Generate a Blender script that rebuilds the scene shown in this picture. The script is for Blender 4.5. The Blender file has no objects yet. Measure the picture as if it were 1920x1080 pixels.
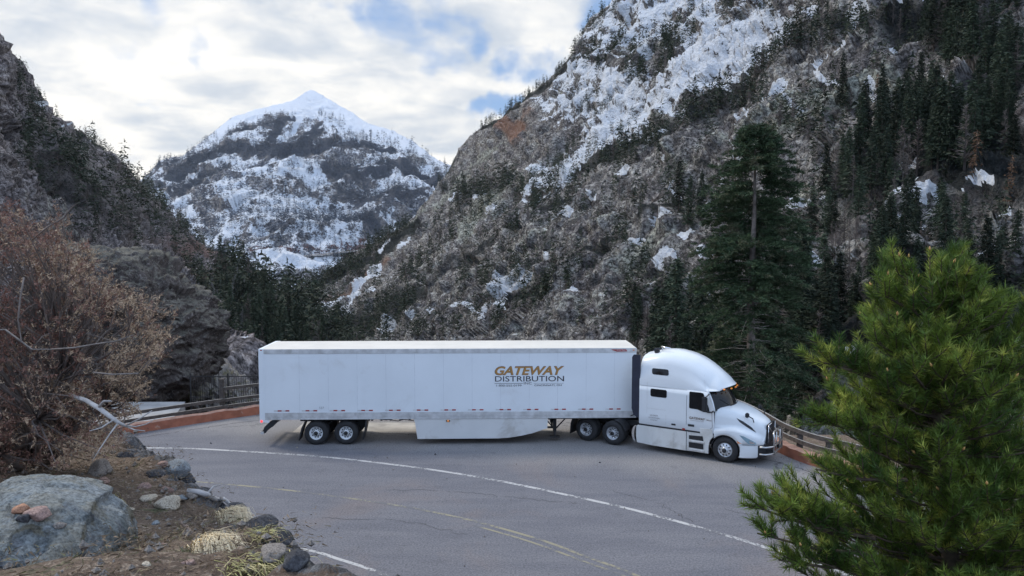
import bpy, bmesh, math, random
import numpy as np
from mathutils import Vector, Matrix
from mathutils.bvhtree import BVHTree

random.seed(7)
rng = np.random.default_rng(11)
SC = bpy.context.scene
COL = SC.collection
R = math.radians

# ---------------------------------------------------------------- camera
CAM_H = 8.75
FPX = 1430.0
PITCH = math.atan(90 / FPX)
CP, SP = math.cos(PITCH), math.sin(PITCH)
cam_data = bpy.data.cameras.new('camera')
cam = bpy.data.objects.new('camera', cam_data)
COL.objects.link(cam)
cam.location = (0, 0, CAM_H)
cam.rotation_euler = (math.pi / 2 - PITCH, 0, 0)
cam_data.sensor_width = 36
cam_data.lens = FPX / 1920 * 36
cam_data.clip_start = 0.1
cam_data.clip_end = 40000
SC.camera = cam

# ---------------------------------------------------------------- sky
SUN_EL, SUN_AZ = R(46), R(-62)      # azimuth measured from +Y towards +X
w = bpy.data.worlds.new('World')
SC.world = w
w.use_nodes = True
nt = w.node_tree
nt.nodes.clear()


def N(nt, typ, **kw):
    n = nt.nodes.new(typ)
    for k, v in kw.items():
        if k in ('operation', 'blend_type', 'data_type', 'noise_dimensions', 'feature', 'sky_type', 'attribute_name',
                 'sun_disc', 'sun_elevation', 'sun_rotation', 'vector_type', 'air_density', 'dust_density', 'distance',
                 'interpolation_type', 'clamp', 'ozone_density', 'altitude', 'bands_direction', 'wave_type'):
            setattr(n, k, v)
        else:
            n.inputs[k].default_value = v
    return n


def math_(nt, op, a, b=None, c=None, clamp=False):
    n = nt.nodes.new('ShaderNodeMath')
    n.operation = op
    n.use_clamp = clamp
    for i, x in enumerate((a, b, c)):
        if x is None:
            continue
        if isinstance(x, (int, float)):
            n.inputs[i].default_value = x
        else:
            nt.links.new(x, n.inputs[i])
    return n.outputs[0]


def mixc(nt, fac, a, b, blend='MIX'):
    n = nt.nodes.new('ShaderNodeMix')
    n.data_type = 'RGBA'
    n.blend_type = blend
    for s, x in ((0, fac), (6, a), (7, b)):
        if isinstance(x, (int, float)):
            n.inputs[s].default_value = x
        elif isinstance(x, (tuple, list)):
            n.inputs[s].default_value = (x[0], x[1], x[2], 1)
        else:
            nt.links.new(x, n.inputs[s])
    return n.outputs[2]


def ramp(nt, x, lo, hi):
    n = nt.nodes.new('ShaderNodeMapRange')
    n.interpolation_type = 'SMOOTHSTEP'
    n.inputs[1].default_value = lo
    n.inputs[2].default_value = hi
    nt.links.new(x, n.inputs[0])
    return n.outputs[0]


def noise(nt, vec, scale, detail=4, rough=0.55, dist=0.0):
    n = nt.nodes.new('ShaderNodeTexNoise')
    n.inputs['Scale'].default_value = scale
    n.inputs['Detail'].default_value = detail
    n.inputs['Roughness'].default_value = rough
    n.inputs['Distortion'].default_value = dist
    if vec is not None:
        nt.links.new(vec, n.inputs['Vector'])
    return n.outputs[0]


def pdir(px, py):
    u = (px - 960) / FPX
    v = (540 - py) / FPX
    d = np.array([u, CP + SP * v, -SP + CP * v])
    return d / np.linalg.norm(d)


def build_world():
    tc = nt.nodes.new('ShaderNodeTexCoord')
    sky = N(nt, 'ShaderNodeTexSky', sky_type='NISHITA', sun_disc=False, sun_elevation=SUN_EL, sun_rotation=SUN_AZ,
            altitude=2500, air_density=1.0, dust_density=0.6)
    d = tc.outputs['Generated']
    sep = nt.nodes.new('ShaderNodeSeparateXYZ')
    nt.links.new(d, sep.inputs[0])
    z = math_(nt, 'MAXIMUM', sep.outputs[2], 0.0)
    zz = math_(nt, 'ADD', z, 0.22)
    comb = nt.nodes.new('ShaderNodeCombineXYZ')
    nt.links.new(math_(nt, 'DIVIDE', sep.outputs[0], zz), comb.inputs[0])
    nt.links.new(math_(nt, 'DIVIDE', sep.outputs[1], zz), comb.inputs[1])
    cv = comb.outputs[0]
    n1 = noise(nt, cv, 1.9, 8, 0.55, 0.3)
    # blue openings between the clouds: (direction, angular radius, weight)
    acc = None
    wn = nt.nodes.new('ShaderNodeTexNoise')
    wn.inputs['Scale'].default_value = 5.5
    wn.inputs['Detail'].default_value = 5
    nt.links.new(d, wn.inputs['Vector'])
    wa = nt.nodes.new('ShaderNodeVectorMath')
    wa.operation = 'MULTIPLY_ADD'
    wa.inputs[1].default_value = (0.24, 0.24, 0.24)
    nt.links.new(wn.outputs['Color'], wa.inputs[0])
    wb = nt.nodes.new('ShaderNodeVectorMath')
    wb.operation = 'SUBTRACT'
    wb.inputs[1].default_value = (0.12, 0.12, 0.12)
    nt.links.new(d, wa.inputs[2])
    nt.links.new(wa.outputs[0], wb.inputs[0])
    dw = wb.outputs[0]
    for px, py, rad, wt in ((225, 25, 2.6, .5), (345, 85, 1.6, .42), (300, 55, 1.5, .3), (765, 45, 3.0, .5),
                            (830, 8, 2.4, .6), (700, 35, 2.0, .4), (270, 165, 1.2, .22), (950, 95, 2.6, .75),
                            (930, 190, 1.7, .8), (885, 195, 1.6, .75), (975, 60, 1.6, .6), (1095, 38, 2.2, .65),
                            (600, 0, 2.0, .4), (640, 120, 1.2, .25), (400, -10, 2.2, .3), (1000, 130, 1.3, .5)):
        c = pdir(px, py)
        dn = nt.nodes.new('ShaderNodeVectorMath')
        dn.operation = 'DISTANCE'
        dn.inputs[1].default_value = c
        nt.links.new(dw, dn.inputs[0])
        m = nt.nodes.new('ShaderNodeMapRange')
        m.interpolation_type = 'SMOOTHERSTEP'
        m.inputs[1].default_value = 0.0
        m.inputs[2].default_value = R(rad) * 1.7
        m.inputs[3].default_value = wt
        m.inputs[4].default_value = 0
        nt.links.new(dn.outputs['Value'], m.inputs[0])
        acc = m.outputs[0] if acc is None else math_(nt, 'MAXIMUM', acc, m.outputs[0])
    # more open blue sky high overhead
    high = ramp(nt, sep.outputs[2], 0.42, 0.95)
    acc = math_(nt, 'ADD', acc, math_(nt, 'MULTIPLY', high, 0.30))
    rear = math_(nt, 'SUBTRACT', 1.0, ramp(nt, sep.outputs[1], -0.35, 0.35))
    n3 = noise(nt, cv, 6.5, 6, 0.6, 0.5)
    dens = math_(nt, 'ADD', math_(nt, 'SUBTRACT', math_(nt, 'ADD', n1, 0.27), acc),
                 math_(nt, 'MULTIPLY', math_(nt, 'SUBTRACT', n3, 0.5), 0.42))
    cloud = ramp(nt, dens, 0.16, 0.60)
    n2 = noise(nt, cv, 1.15, 5, 0.5, 0.25)
    n4 = noise(nt, cv, 4.0, 5, 0.55, 0.3)
    sh = math_(nt, 'ADD', math_(nt, 'MULTIPLY', n2, 0.6), math_(nt, 'MULTIPLY', n4, 0.4))
    shade = ramp(nt, sh, 0.40, 0.60)
    ccol = mixc(nt, shade, (5.9, 6.5, 7.3), (10.6, 10.3, 9.7))
    ccol = mixc(nt, math_(nt, 'MULTIPLY', high, 0.65), ccol, (10.0, 12.0, 15.5))
    ccol = mixc(nt, math_(nt, 'MULTIPLY', rear, 0.8), ccol, (7.2, 9.8, 14.5))
    blue = mixc(nt, 0.5, sky.outputs[0], (3.4, 5.4, 9.0))
    col = mixc(nt, cloud, blue, ccol)
    bg = nt.nodes.new('ShaderNodeBackground')
    bg.inputs['Strength'].default_value = 0.1
    nt.links.new(col, bg.inputs[0])
    out = nt.nodes.new('ShaderNodeOutputWorld')
    nt.links.new(bg.outputs[0], out.inputs[0])
    w.cycles.sampling_method = 'MANUAL'
    w.cycles.sample_map_resolution = 512


build_world()

sun_d = bpy.data.lights.new('sun', 'SUN')
sun_d.energy = 2.0
sun_d.angle = R(14)
sun_d.color = (1.0, 0.92, 0.80)
sun = bpy.data.objects.new('sun', sun_d)
COL.objects.link(sun)
# direction the light comes from
sd = Vector((math.sin(SUN_AZ) * math.cos(SUN_EL), math.cos(SUN_AZ) * math.cos(SUN_EL), math.sin(SUN_EL)))
sun.rotation_euler = sd.to_track_quat('Z', 'Y').to_euler()

SC.view_settings.view_transform = 'Standard'
SC.view_settings.look = 'None'
SC.view_settings.gamma = 1
SC.view_settings.exposure = 0.10

# ---------------------------------------------------------------- helpers


def P(px, py, d):
    """world point that stands at forward distance d (world y) along a sight line"""
    u = (px - 960) / FPX
    v = (540 - py) / FPX
    t = d / (CP + SP * v)
    return np.array([u * t, d, CAM_H + (-SP + CP * v) * t])


def PA(px, py, d):
    u = (px - 960) / FPX
    v = (540 - py) / FPX
    t = d / (CP + SP * v)
    return np.stack([u * t, d, CAM_H + (-SP + CP * v) * t], -1)


def hashi(x, y, z, seed):
    h = (x.astype(np.int64) * 374761393 + y.astype(np.int64) * 668265263 + z.astype(np.int64) * 1274126177 + seed * 982451653) & 0xffffffff
    h = ((h ^ (h >> 13)) * 1274126177) & 0xffffffff
    h = ((h ^ (h >> 15)) * 2246822519) & 0xffffffff
    return ((h ^ (h >> 16)) & 0xffffff) / float(0xffffff)


def vn(p, seed=0):
    i = np.floor(p)
    f = p - i
    f = f * f * (3 - 2 * f)
    i = i.astype(np.int64)
    r = 0
    for dx in (0, 1):
        wx = f[..., 0] if dx else 1 - f[..., 0]
        for dy in (0, 1):
            wy = f[..., 1] if dy else 1 - f[..., 1]
            for dz in (0, 1):
                wz = f[..., 2] if dz else 1 - f[..., 2]
                r = r + wx * wy * wz * hashi(i[..., 0] + dx, i[..., 1] + dy, i[..., 2] + dz, seed)
    return r * 2 - 1


def fbm(p, octv=4, seed=0, gain=0.5, ridged=False):
    a, s, r = 1.0, 0.0, 0
    for k in range(octv):
        n = vn(p * (2.03 ** k) + 17.3 * k, seed + k)
        if ridged:
            n = 1 - 2 * np.abs(n)
        r = r + a * n
        s += a
        a *= gain
    return r / s


def cells(p, seed=0, edge=False):
    """blocky cellular noise: random value of the nearest feature point (and gap to the second nearest)"""
    i = np.floor(p).astype(np.int64)
    d1 = np.full(p.shape[:-1], 1e9)
    d2 = d1.copy()
    val = np.zeros(p.shape[:-1])
    for dx in (-1, 0, 1):
        for dy in (-1, 0, 1):
            for dz in (-1, 0, 1):
                a, b, c = i[..., 0] + dx, i[..., 1] + dy, i[..., 2] + dz
                d = (a + hashi(a, b, c, seed) - p[..., 0]) ** 2 + (b + hashi(a, b, c, seed + 1) - p[..., 1]) ** 2 + (c + hashi(a, b, c, seed + 2) - p[..., 2]) ** 2
                v = hashi(a, b, c, seed + 3) * 2 - 1
                nr_ = d < d1
                d2 = np.where(nr_, d1, np.minimum(d2, d))
                val = np.where(nr_, v, val)
                d1 = np.where(nr_, d, d1)
    if edge:
        return val, np.sqrt(d2) - np.sqrt(d1)
    return val


def facets(p, seed=0, tilt=1.3):
    """blocks with randomly tilted faces, like fractured rock"""
    i = np.floor(p).astype(np.int64)
    d1 = np.full(p.shape[:-1], 1e9)
    val = np.zeros(p.shape[:-1])
    for dx in (-1, 0, 1):
        for dy in (-1, 0, 1):
            for dz in (-1, 0, 1):
                a, b, c = i[..., 0] + dx, i[..., 1] + dy, i[..., 2] + dz
                ox = p[..., 0] - a - hashi(a, b, c, seed)
                oy = p[..., 1] - b - hashi(a, b, c, seed + 1)
                oz = p[..., 2] - c - hashi(a, b, c, seed + 2)
                d = ox ** 2 + oy ** 2 + oz ** 2
                v = (hashi(a, b, c, seed + 3) - .5) + tilt * ((hashi(a, b, c, seed + 4) - .5) * ox + (hashi(a, b, c, seed + 5) - .5) * oy + (hashi(a, b, c, seed + 6) - .5) * oz) * 2
                nr_ = d < d1
                val = np.where(nr_, v, val)
                d1 = np.where(nr_, d, d1)
    return val


def link(o, parent=None):
    COL.objects.link(o)
    if parent is not None:
        o.parent = parent
    return o


def tag(o, label=None, cat=None, group=None, kind=None):
    if label:
        o['label'] = label
    if cat:
        o['category'] = cat
    if group:
        o['group'] = group
    if kind:
        o['kind'] = kind
    return o


def empty(name, loc=(0, 0, 0), rz=0, label=None, cat=None, group=None):
    o = bpy.data.objects.new(name, None)
    o.location = loc
    o.rotation_euler = (0, 0, rz)
    o.empty_display_size = 0.3
    link(o)
    return tag(o, label, cat, group)


def mesh_np(name, V, F, mats, smooth=False, col=None, midx=None):
    """V (n,3), F (m,k) uniform polygons"""
    V = np.asarray(V, dtype=np.float32)
    F = np.asarray(F, dtype=np.int32)
    me = bpy.data.meshes.new(name)
    m, k = F.shape
    me.vertices.add(len(V))
    me.vertices.foreach_set('co', V.ravel())
    me.loops.add(m * k)
    me.loops.foreach_set('vertex_index', F.ravel())
    me.polygons.add(m)
    me.polygons.foreach_set('loop_start', np.arange(0, m * k, k, dtype=np.int32))
    me.polygons.foreach_set('loop_total', np.full(m, k, dtype=np.int32))
    if midx is not None:
        me.polygons.foreach_set('material_index', np.asarray(midx, dtype=np.int32))
    if smooth:
        me.polygons.foreach_set('use_smooth', np.ones(m, dtype=bool))
    for mt in (mats if isinstance(mats, (list, tuple)) else [mats]):
        me.materials.append(mt)
    if col is not None:
        ca = me.color_attributes.new('mask', 'FLOAT_COLOR', 'POINT')
        c4 = np.ones((len(V), 4), dtype=np.float32)
        c4[:, :col.shape[1]] = col
        ca.data.foreach_set('color', c4.ravel())
    me.update()
    me.validate()
    return me


def add(name, me, parent=None, loc=None):
    o = bpy.data.objects.new(name, me)
    if loc is not None:
        o.location = loc
    return link(o, parent)


def grid_faces(nr, nc, closed=False):
    r = np.arange(nr - 1)[:, None]
    c = np.arange(nc if closed else nc - 1)[None, :]
    a = r * nc + c
    b = r * nc + (c + 1) % nc
    d = (r + 1) * nc + (c + 1) % nc
    e = (r + 1) * nc + c
    return np.stack([a, b, d, e], -1).reshape(-1, 4)


class MB:
    """collects simple solids into ONE mesh"""

    def __init__(s):
        s.v, s.f, s.m, s.sm = [], [], [], []

    def raw(s, V, F, mi=0, smooth=False):
        o = len(s.v)
        s.v += [tuple(float(q) for q in x) for x in V]
        for f in F:
            s.f.append(tuple(int(i) + o for i in f))
            s.m.append(mi)
            s.sm.append(smooth)
        return s

    def box(s, x0, x1, y0, y1, z0, z1, mi=0, bev=0.0):
        if bev > 0:
            bm = bmesh.new()
            bmesh.ops.create_cube(bm, size=1)
            for v in bm.verts:
                v.co = Vector(((x0 + x1) / 2 + v.co.x * (x1 - x0), (y0 + y1) / 2 + v.co.y * (y1 - y0), (z0 + z1) / 2 + v.co.z * (z1 - z0)))
            bmesh.ops.bevel(bm, geom=bm.edges[:], offset=bev, segments=2, affect='EDGES')
            s.bm(bm, mi)
            return s
        V = [(x, y, z) for x in (x0, x1) for y in (y0, y1) for z in (z0, z1)]
        F = [(0, 1, 3, 2), (4, 6, 7, 5), (0, 4, 5, 1), (2, 3, 7, 6), (0, 2, 6, 4), (1, 5, 7, 3)]
        return s.raw(V, F, mi)

    def bm(s, bm, mi=0, smooth=False):
        bm.verts.index_update()
        s.raw([v.co for v in bm.verts], [[v.index for v in f.verts] for f in bm.faces], mi, smooth)
        bm.free()
        return s

    def tube(s, pts, rad, n=8, mi=0, cap=True, smooth=True):
        pts = [Vector([float(q) for q in p]) for p in pts]
        rad = list(rad) if hasattr(rad, '__len__') else [rad] * len(pts)
        V, F = [], []
        prev = None
        for i, p in enumerate(pts):
            a = pts[max(i - 1, 0)]
            b = pts[min(i + 1, len(pts) - 1)]
            t = (b - a).normalized()
            if prev is None:
                u = t.orthogonal().normalized()
            else:
                u = (prev - t * prev.dot(t)).normalized()
            prev = u
            v = t.cross(u)
            for k in range(n):
                an = 2 * math.pi * k / n
                V.append(p + (u * math.cos(an) + v * math.sin(an)) * rad[i])
        for i in range(len(pts) - 1):
            for k in range(n):
                F.append((i * n + k, i * n + (k + 1) % n, (i + 1) * n + (k + 1) % n, (i + 1) * n + k))
        s.raw(V, F, mi, smooth)
        if cap:
            o = len(s.v) - len(V)
            s.f.append(tuple(o + k for k in reversed(range(n))))
            s.m.append(mi)
            s.sm.append(False)
            s.f.append(tuple(o + (len(pts) - 1) * n + k for k in range(n)))
            s.m.append(mi)
            s.sm.append(False)
        return s

    def lathe(s, prof, cx, cz, n=32, mi=0, smooth=True, y0=0.0):
        """profile of (radius, y) swept about a y-parallel axis at (cx, cz)"""
        V, F = [], []
        for r, y in prof:
            for k in range(n):
                a = 2 * math.pi * k / n
                V.append((cx + r * math.cos(a), y0 + y, cz + r * math.sin(a)))
        for i in range(len(prof) - 1):
            for k in range(n):
                F.append((i * n + k, i * n + (k + 1) % n, (i + 1) * n + (k + 1) % n, (i + 1) * n + k))
        return s.raw(V, F, mi, smooth)

    def prism(s, poly, y0, y1, mi=0):
        """polygon in (x, z) extruded along y"""
        n = len(poly)
        V = [(x, y0, z) for x, z in poly] + [(x, y1, z) for x, z in poly]
        F = [tuple(range(n)), tuple(reversed(range(n, 2 * n)))] + [(i, (i + 1) % n, n + (i + 1) % n, n + i) for i in range(n)]
        return s.raw(V, F, mi)

    def build(s, name, mats, parent=None, loc=None):
        me = bpy.data.meshes.new(name)
        me.from_pydata(s.v, [], s.f)
        for mt in (mats if isinstance(mats, (list, tuple)) else [mats]):
            me.materials.append(mt)
        for p, mi, sm in zip(me.polygons, s.m, s.sm):
            p.material_index = mi
            p.use_smooth = sm
        bm = bmesh.new()
        bm.from_mesh(me)
        bmesh.ops.recalc_face_normals(bm, faces=bm.faces[:])
        bm.to_mesh(me)
        bm.free()
        me.update()
        return add(name, me, parent, loc)


# ---------------------------------------------------------------- materials
def newmat(name):
    m = bpy.data.materials.new(name)
    m.use_nodes = True
    t = m.node_tree
    b = t.nodes['Principled BSDF']
    return m, t, b


def mat_plain(name, col, rough=0.6, metal=0.0, var=0.12, scale=3.0, bump=0.0, bscale=40, spec=0.5, dirt=None):
    m, t, b = newmat(name)
    tc = t.nodes.new('ShaderNodeTexCoord')
    n = noise(t, tc.outputs['Object'], scale, 5)
    c = mixc(t, ramp(t, n, 0.3, 0.7), tuple(x * (1 - var) for x in col), tuple(min(1, x * (1 + var)) for x in col))
    if dirt:
        dn = noise(t, tc.outputs['Object'], dirt[2], 6, 0.65, 0.4)
        c = mixc(t, math_(t, 'MULTIPLY', ramp(t, dn, dirt[3], dirt[3] + 0.2), dirt[1]), c, dirt[0])
    t.links.new(c, b.inputs['Base Color'])
    b.inputs['Roughness'].default_value = rough
    b.inputs['Metallic'].default_value = metal
    b.inputs['Specular IOR Level'].default_value = spec
    if bump:
        bn = noise(t, tc.outputs['Object'], bscale, 4)
        bp = t.nodes.new('ShaderNodeBump')
        bp.inputs['Strength'].default_value = bump
        bp.inputs['Distance'].default_value = 0.02
        t.links.new(bn, bp.inputs['Height'])
        t.links.new(bp.outputs[0], b.inputs['Normal'])
    return m


def mat_leaf(name, c1, c2, scale=0.6, rough=0.75, c3=None, objvar=0.35, transl=0.0):
    m, t, b = newmat(name)
    tc = t.nodes.new('ShaderNodeTexCoord')
    geo = t.nodes.new('ShaderNodeNewGeometry')
    oi = t.nodes.new('ShaderNodeObjectInfo')
    n = noise(t, tc.outputs['Object'], scale, 3)
    c = mixc(t, ramp(t, n, 0.3, 0.7), c1, c2)
    if c3:
        n2 = noise(t, tc.outputs['Object'], scale * 2.3, 3)
        c = mixc(t, ramp(t, n2, 0.52, 0.68), c, c3)
    isl = math_(t, 'ADD', math_(t, 'MULTIPLY', geo.outputs['Random Per Island'], 0.6), 0.7)
    ov = math_(t, 'ADD', math_(t, 'MULTIPLY', oi.outputs['Random'], objvar * 2), 1 - objvar)
    f = math_(t, 'MULTIPLY', isl, ov)
    hsv = t.nodes.new('ShaderNodeHueSaturation')
    t.links.new(c, hsv.inputs['Color'])
    t.links.new(f, hsv.inputs['Value'])
    t.links.new(hsv.outputs[0], b.inputs['Base Color'])
    b.inputs['Roughness'].default_value = rough
    b.inputs['Specular IOR Level'].default_value = 0.25
    if transl:
        tr = t.nodes.new('ShaderNodeBsdfTranslucent')
        t.links.new(hsv.outputs[0], tr.inputs[0])
        mx = t.nodes.new('ShaderNodeMixShader')
        mx.inputs[0].default_value = transl
        t.links.new(b.outputs[0], mx.inputs[1])
        t.links.new(tr.outputs[0], mx.inputs[2])
        t.links.new(mx.outputs[0], t.nodes['Material Output'].inputs[0])
    return m


def mat_terrain(name, rock_a, rock_b, rock_c, s, warm=(0.20, 0.10, 0.07), forest=(0.035, 0.042, 0.048), bump=1.0,
                snow=(0.80, 0.83, 0.88), speck=0.22, snz=0.5):
    """mask attribute: R snow, G warm/red earth and painted sunlit tint, B dark forest floor and painted crevice shade. s = feature size in metres"""
    m, t, b = newmat(name)
    tc = t.nodes.new('ShaderNodeTexCoord')
    v = tc.outputs['Object']
    at = t.nodes.new('ShaderNodeAttribute')
    at.attribute_name = 'mask'
    sep = t.nodes.new('ShaderNodeSeparateColor')
    t.links.new(at.outputs['Color'], sep.inputs[0])
    big = noise(t, v, 0.35 / s, 5, 0.6)
    mid = noise(t, v, 1.3 / s, 6, 0.68, 0.4)
    fine = noise(t, v, 5.0 / s, 5, 0.75, 0.6)
    vor = t.nodes.new('ShaderNodeTexVoronoi')
    vor.inputs['Scale'].default_value = 4.0 / s
    t.links.new(v, vor.inputs['Vector'])
    c = mixc(t, ramp(t, big, 0.35, 0.65), rock_a, rock_b)
    c = mixc(t, ramp(t, mid, 0.45, 0.72), c, rock_c)
    dk = math_(t, 'ADD', math_(t, 'MULTIPLY', ramp(t, fine, 0.36, 0.66), 1.6), 0.18)
    dk = math_(t, 'MULTIPLY', dk, math_(t, 'ADD', math_(t, 'MULTIPLY', ramp(t, mid, 0.30, 0.62), 0.8), 0.5))
    vm = t.nodes.new('ShaderNodeVectorMath')
    vm.operation = 'SCALE'
    t.links.new(c, vm.inputs[0])
    t.links.new(dk, vm.inputs['Scale'])
    c = vm.outputs[0]
    c = mixc(t, math_(t, 'MULTIPLY', ramp(t, math_(t, 'ADD', sep.outputs[1], math_(t, 'MULTIPLY', math_(t, 'SUBTRACT', mid, 0.5), 0.8)), 0.25, 0.75), 0.75), c, warm)
    pale = ramp(t, math_(t, 'ADD', at.outputs['Alpha'], math_(t, 'MULTIPLY', math_(t, 'SUBTRACT', mid, 0.5), 1.0)), 0.3, 0.7)
    vm2 = t.nodes.new('ShaderNodeVectorMath')
    vm2.operation = 'SCALE'
    vm2.inputs[0].default_value = (0.31, 0.32, 0.265)
    t.links.new(dk, vm2.inputs['Scale'])
    c = mixc(t, math_(t, 'MULTIPLY', pale, 0.7), c, vm2.outputs[0])
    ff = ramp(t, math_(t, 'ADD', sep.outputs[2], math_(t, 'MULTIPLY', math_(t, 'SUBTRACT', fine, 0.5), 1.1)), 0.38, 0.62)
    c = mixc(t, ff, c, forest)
    sn = math_(t, 'ADD', sep.outputs[0], math_(t, 'MULTIPLY', math_(t, 'SUBTRACT', mid, 0.5), 0.8))
    sn = math_(t, 'ADD', sn, math_(t, 'MULTIPLY', math_(t, 'SUBTRACT', fine, 0.5), 1.3))
    sn = math_(t, 'SUBTRACT', sn, math_(t, 'MULTIPLY', ff, speck))
    geo = t.nodes.new('ShaderNodeNewGeometry')
    gs = t.nodes.new('ShaderNodeSeparateXYZ')
    t.links.new(geo.outputs['Normal'], gs.inputs[0])
    sn = math_(t, 'ADD', sn, math_(t, 'MULTIPLY', math_(t, 'SUBTRACT', gs.outputs[2], 0.55), snz))
    sf = ramp(t, sn, 0.46, 0.56)
    c = mixc(t, sf, c, snow)
    t.links.new(c, b.inputs['Base Color'])
    b.inputs['Roughness'].default_value = 0.9
    b.inputs['Specular IOR Level'].default_value = 0.15
    bp = t.nodes.new('ShaderNodeBump')
    bp.inputs['Strength'].default_value = bump
    bp.inputs['Distance'].default_value = s * 0.35
    hgt = math_(t, 'ADD', math_(t, 'MULTIPLY', fine, 0.7), math_(t, 'ADD', mid, math_(t, 'MULTIPLY', vor.outputs['Distance'], 0.35)))
    t.links.new(hgt, bp.inputs['Height'])
    t.links.new(bp.outputs[0], b.inputs['Normal'])
    return m


def mat_rock(name, c1, c2, c3, s=1.0, bump=1.0, lichen=None, lich_t=0.6, top=None):
    m, t, b = newmat(name)
    tc = t.nodes.new('ShaderNodeTexCoord')
    v = tc.outputs['Object']
    a = noise(t, v, 0.8 / s, 6, 0.6, 0.5)
    f = noise(t, v, 5 / s, 7, 0.72, 0.7)
    ff = noise(t, v, 22 / s, 5, 0.7)
    c = mixc(t, ramp(t, a, 0.35, 0.65), c1, c2)
    c = mixc(t, ramp(t, f, 0.5, 0.68), c, c3)
    if lichen:
        l = noise(t, v, 2.2 / s, 7, 0.7, 0.2)
        c = mixc(t, math_(t, 'MULTIPLY', ramp(t, l, lich_t, lich_t + 0.08), 0.8), c, lichen)
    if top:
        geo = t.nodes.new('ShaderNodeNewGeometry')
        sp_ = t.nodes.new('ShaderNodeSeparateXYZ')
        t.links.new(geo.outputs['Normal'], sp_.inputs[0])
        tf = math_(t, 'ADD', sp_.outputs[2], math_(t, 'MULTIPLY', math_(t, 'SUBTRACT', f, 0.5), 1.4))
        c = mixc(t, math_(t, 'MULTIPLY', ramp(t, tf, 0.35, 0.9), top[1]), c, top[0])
    dk = math_(t, 'ADD', math_(t, 'MULTIPLY', ramp(t, ff, 0.3, 0.62), 0.75), 0.45)
    vm = t.nodes.new('ShaderNodeVectorMath')
    vm.operation = 'SCALE'
    t.links.new(c, vm.inputs[0])
    t.links.new(dk, vm.inputs['Scale'])
    t.links.new(vm.outputs[0], b.inputs['Base Color'])
    b.inputs['Roughness'].default_value = 0.9
    b.inputs['Specular IOR Level'].default_value = 0.2
    bp = t.nodes.new('ShaderNodeBump')
    bp.inputs['Strength'].default_value = bump
    bp.inputs['Distance'].default_value = 0.08 * s
    t.links.new(math_(t, 'ADD', f, math_(t, 'MULTIPLY', ff, 0.35)), bp.inputs['Height'])
    t.links.new(bp.outputs[0], b.inputs['Normal'])
    return m
# ================================================================ terrain
def seg_dist(px, py, pts):
    d = np.full(px.shape, 1e9)
    if len(pts) == 1:
        return np.hypot(px - pts[0][0], py - pts[0][1])
    for (x0, y0), (x1, y1) in zip(pts[:-1], pts[1:]):
        dx, dy = x1 - x0, y1 - y0
        L = dx * dx + dy * dy + 1e-9
        t = np.clip(((px - x0) * dx + (py - y0) * dy) / L, 0, 1)
        d = np.minimum(d, np.hypot(px - x0 - t * dx, py - y0 - t * dy))
    return d


def paint(px, py, strokes, base=0.0):
    m = np.full(px.shape, float(base))
    for pts, wd, st in strokes:
        d = seg_dist(px, py, pts)
        f = np.clip(1.35 - d / wd, 0, 1)
        m = np.maximum(m, st * f) if st > 0 else m * (1 + st * f)
    return m


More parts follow.
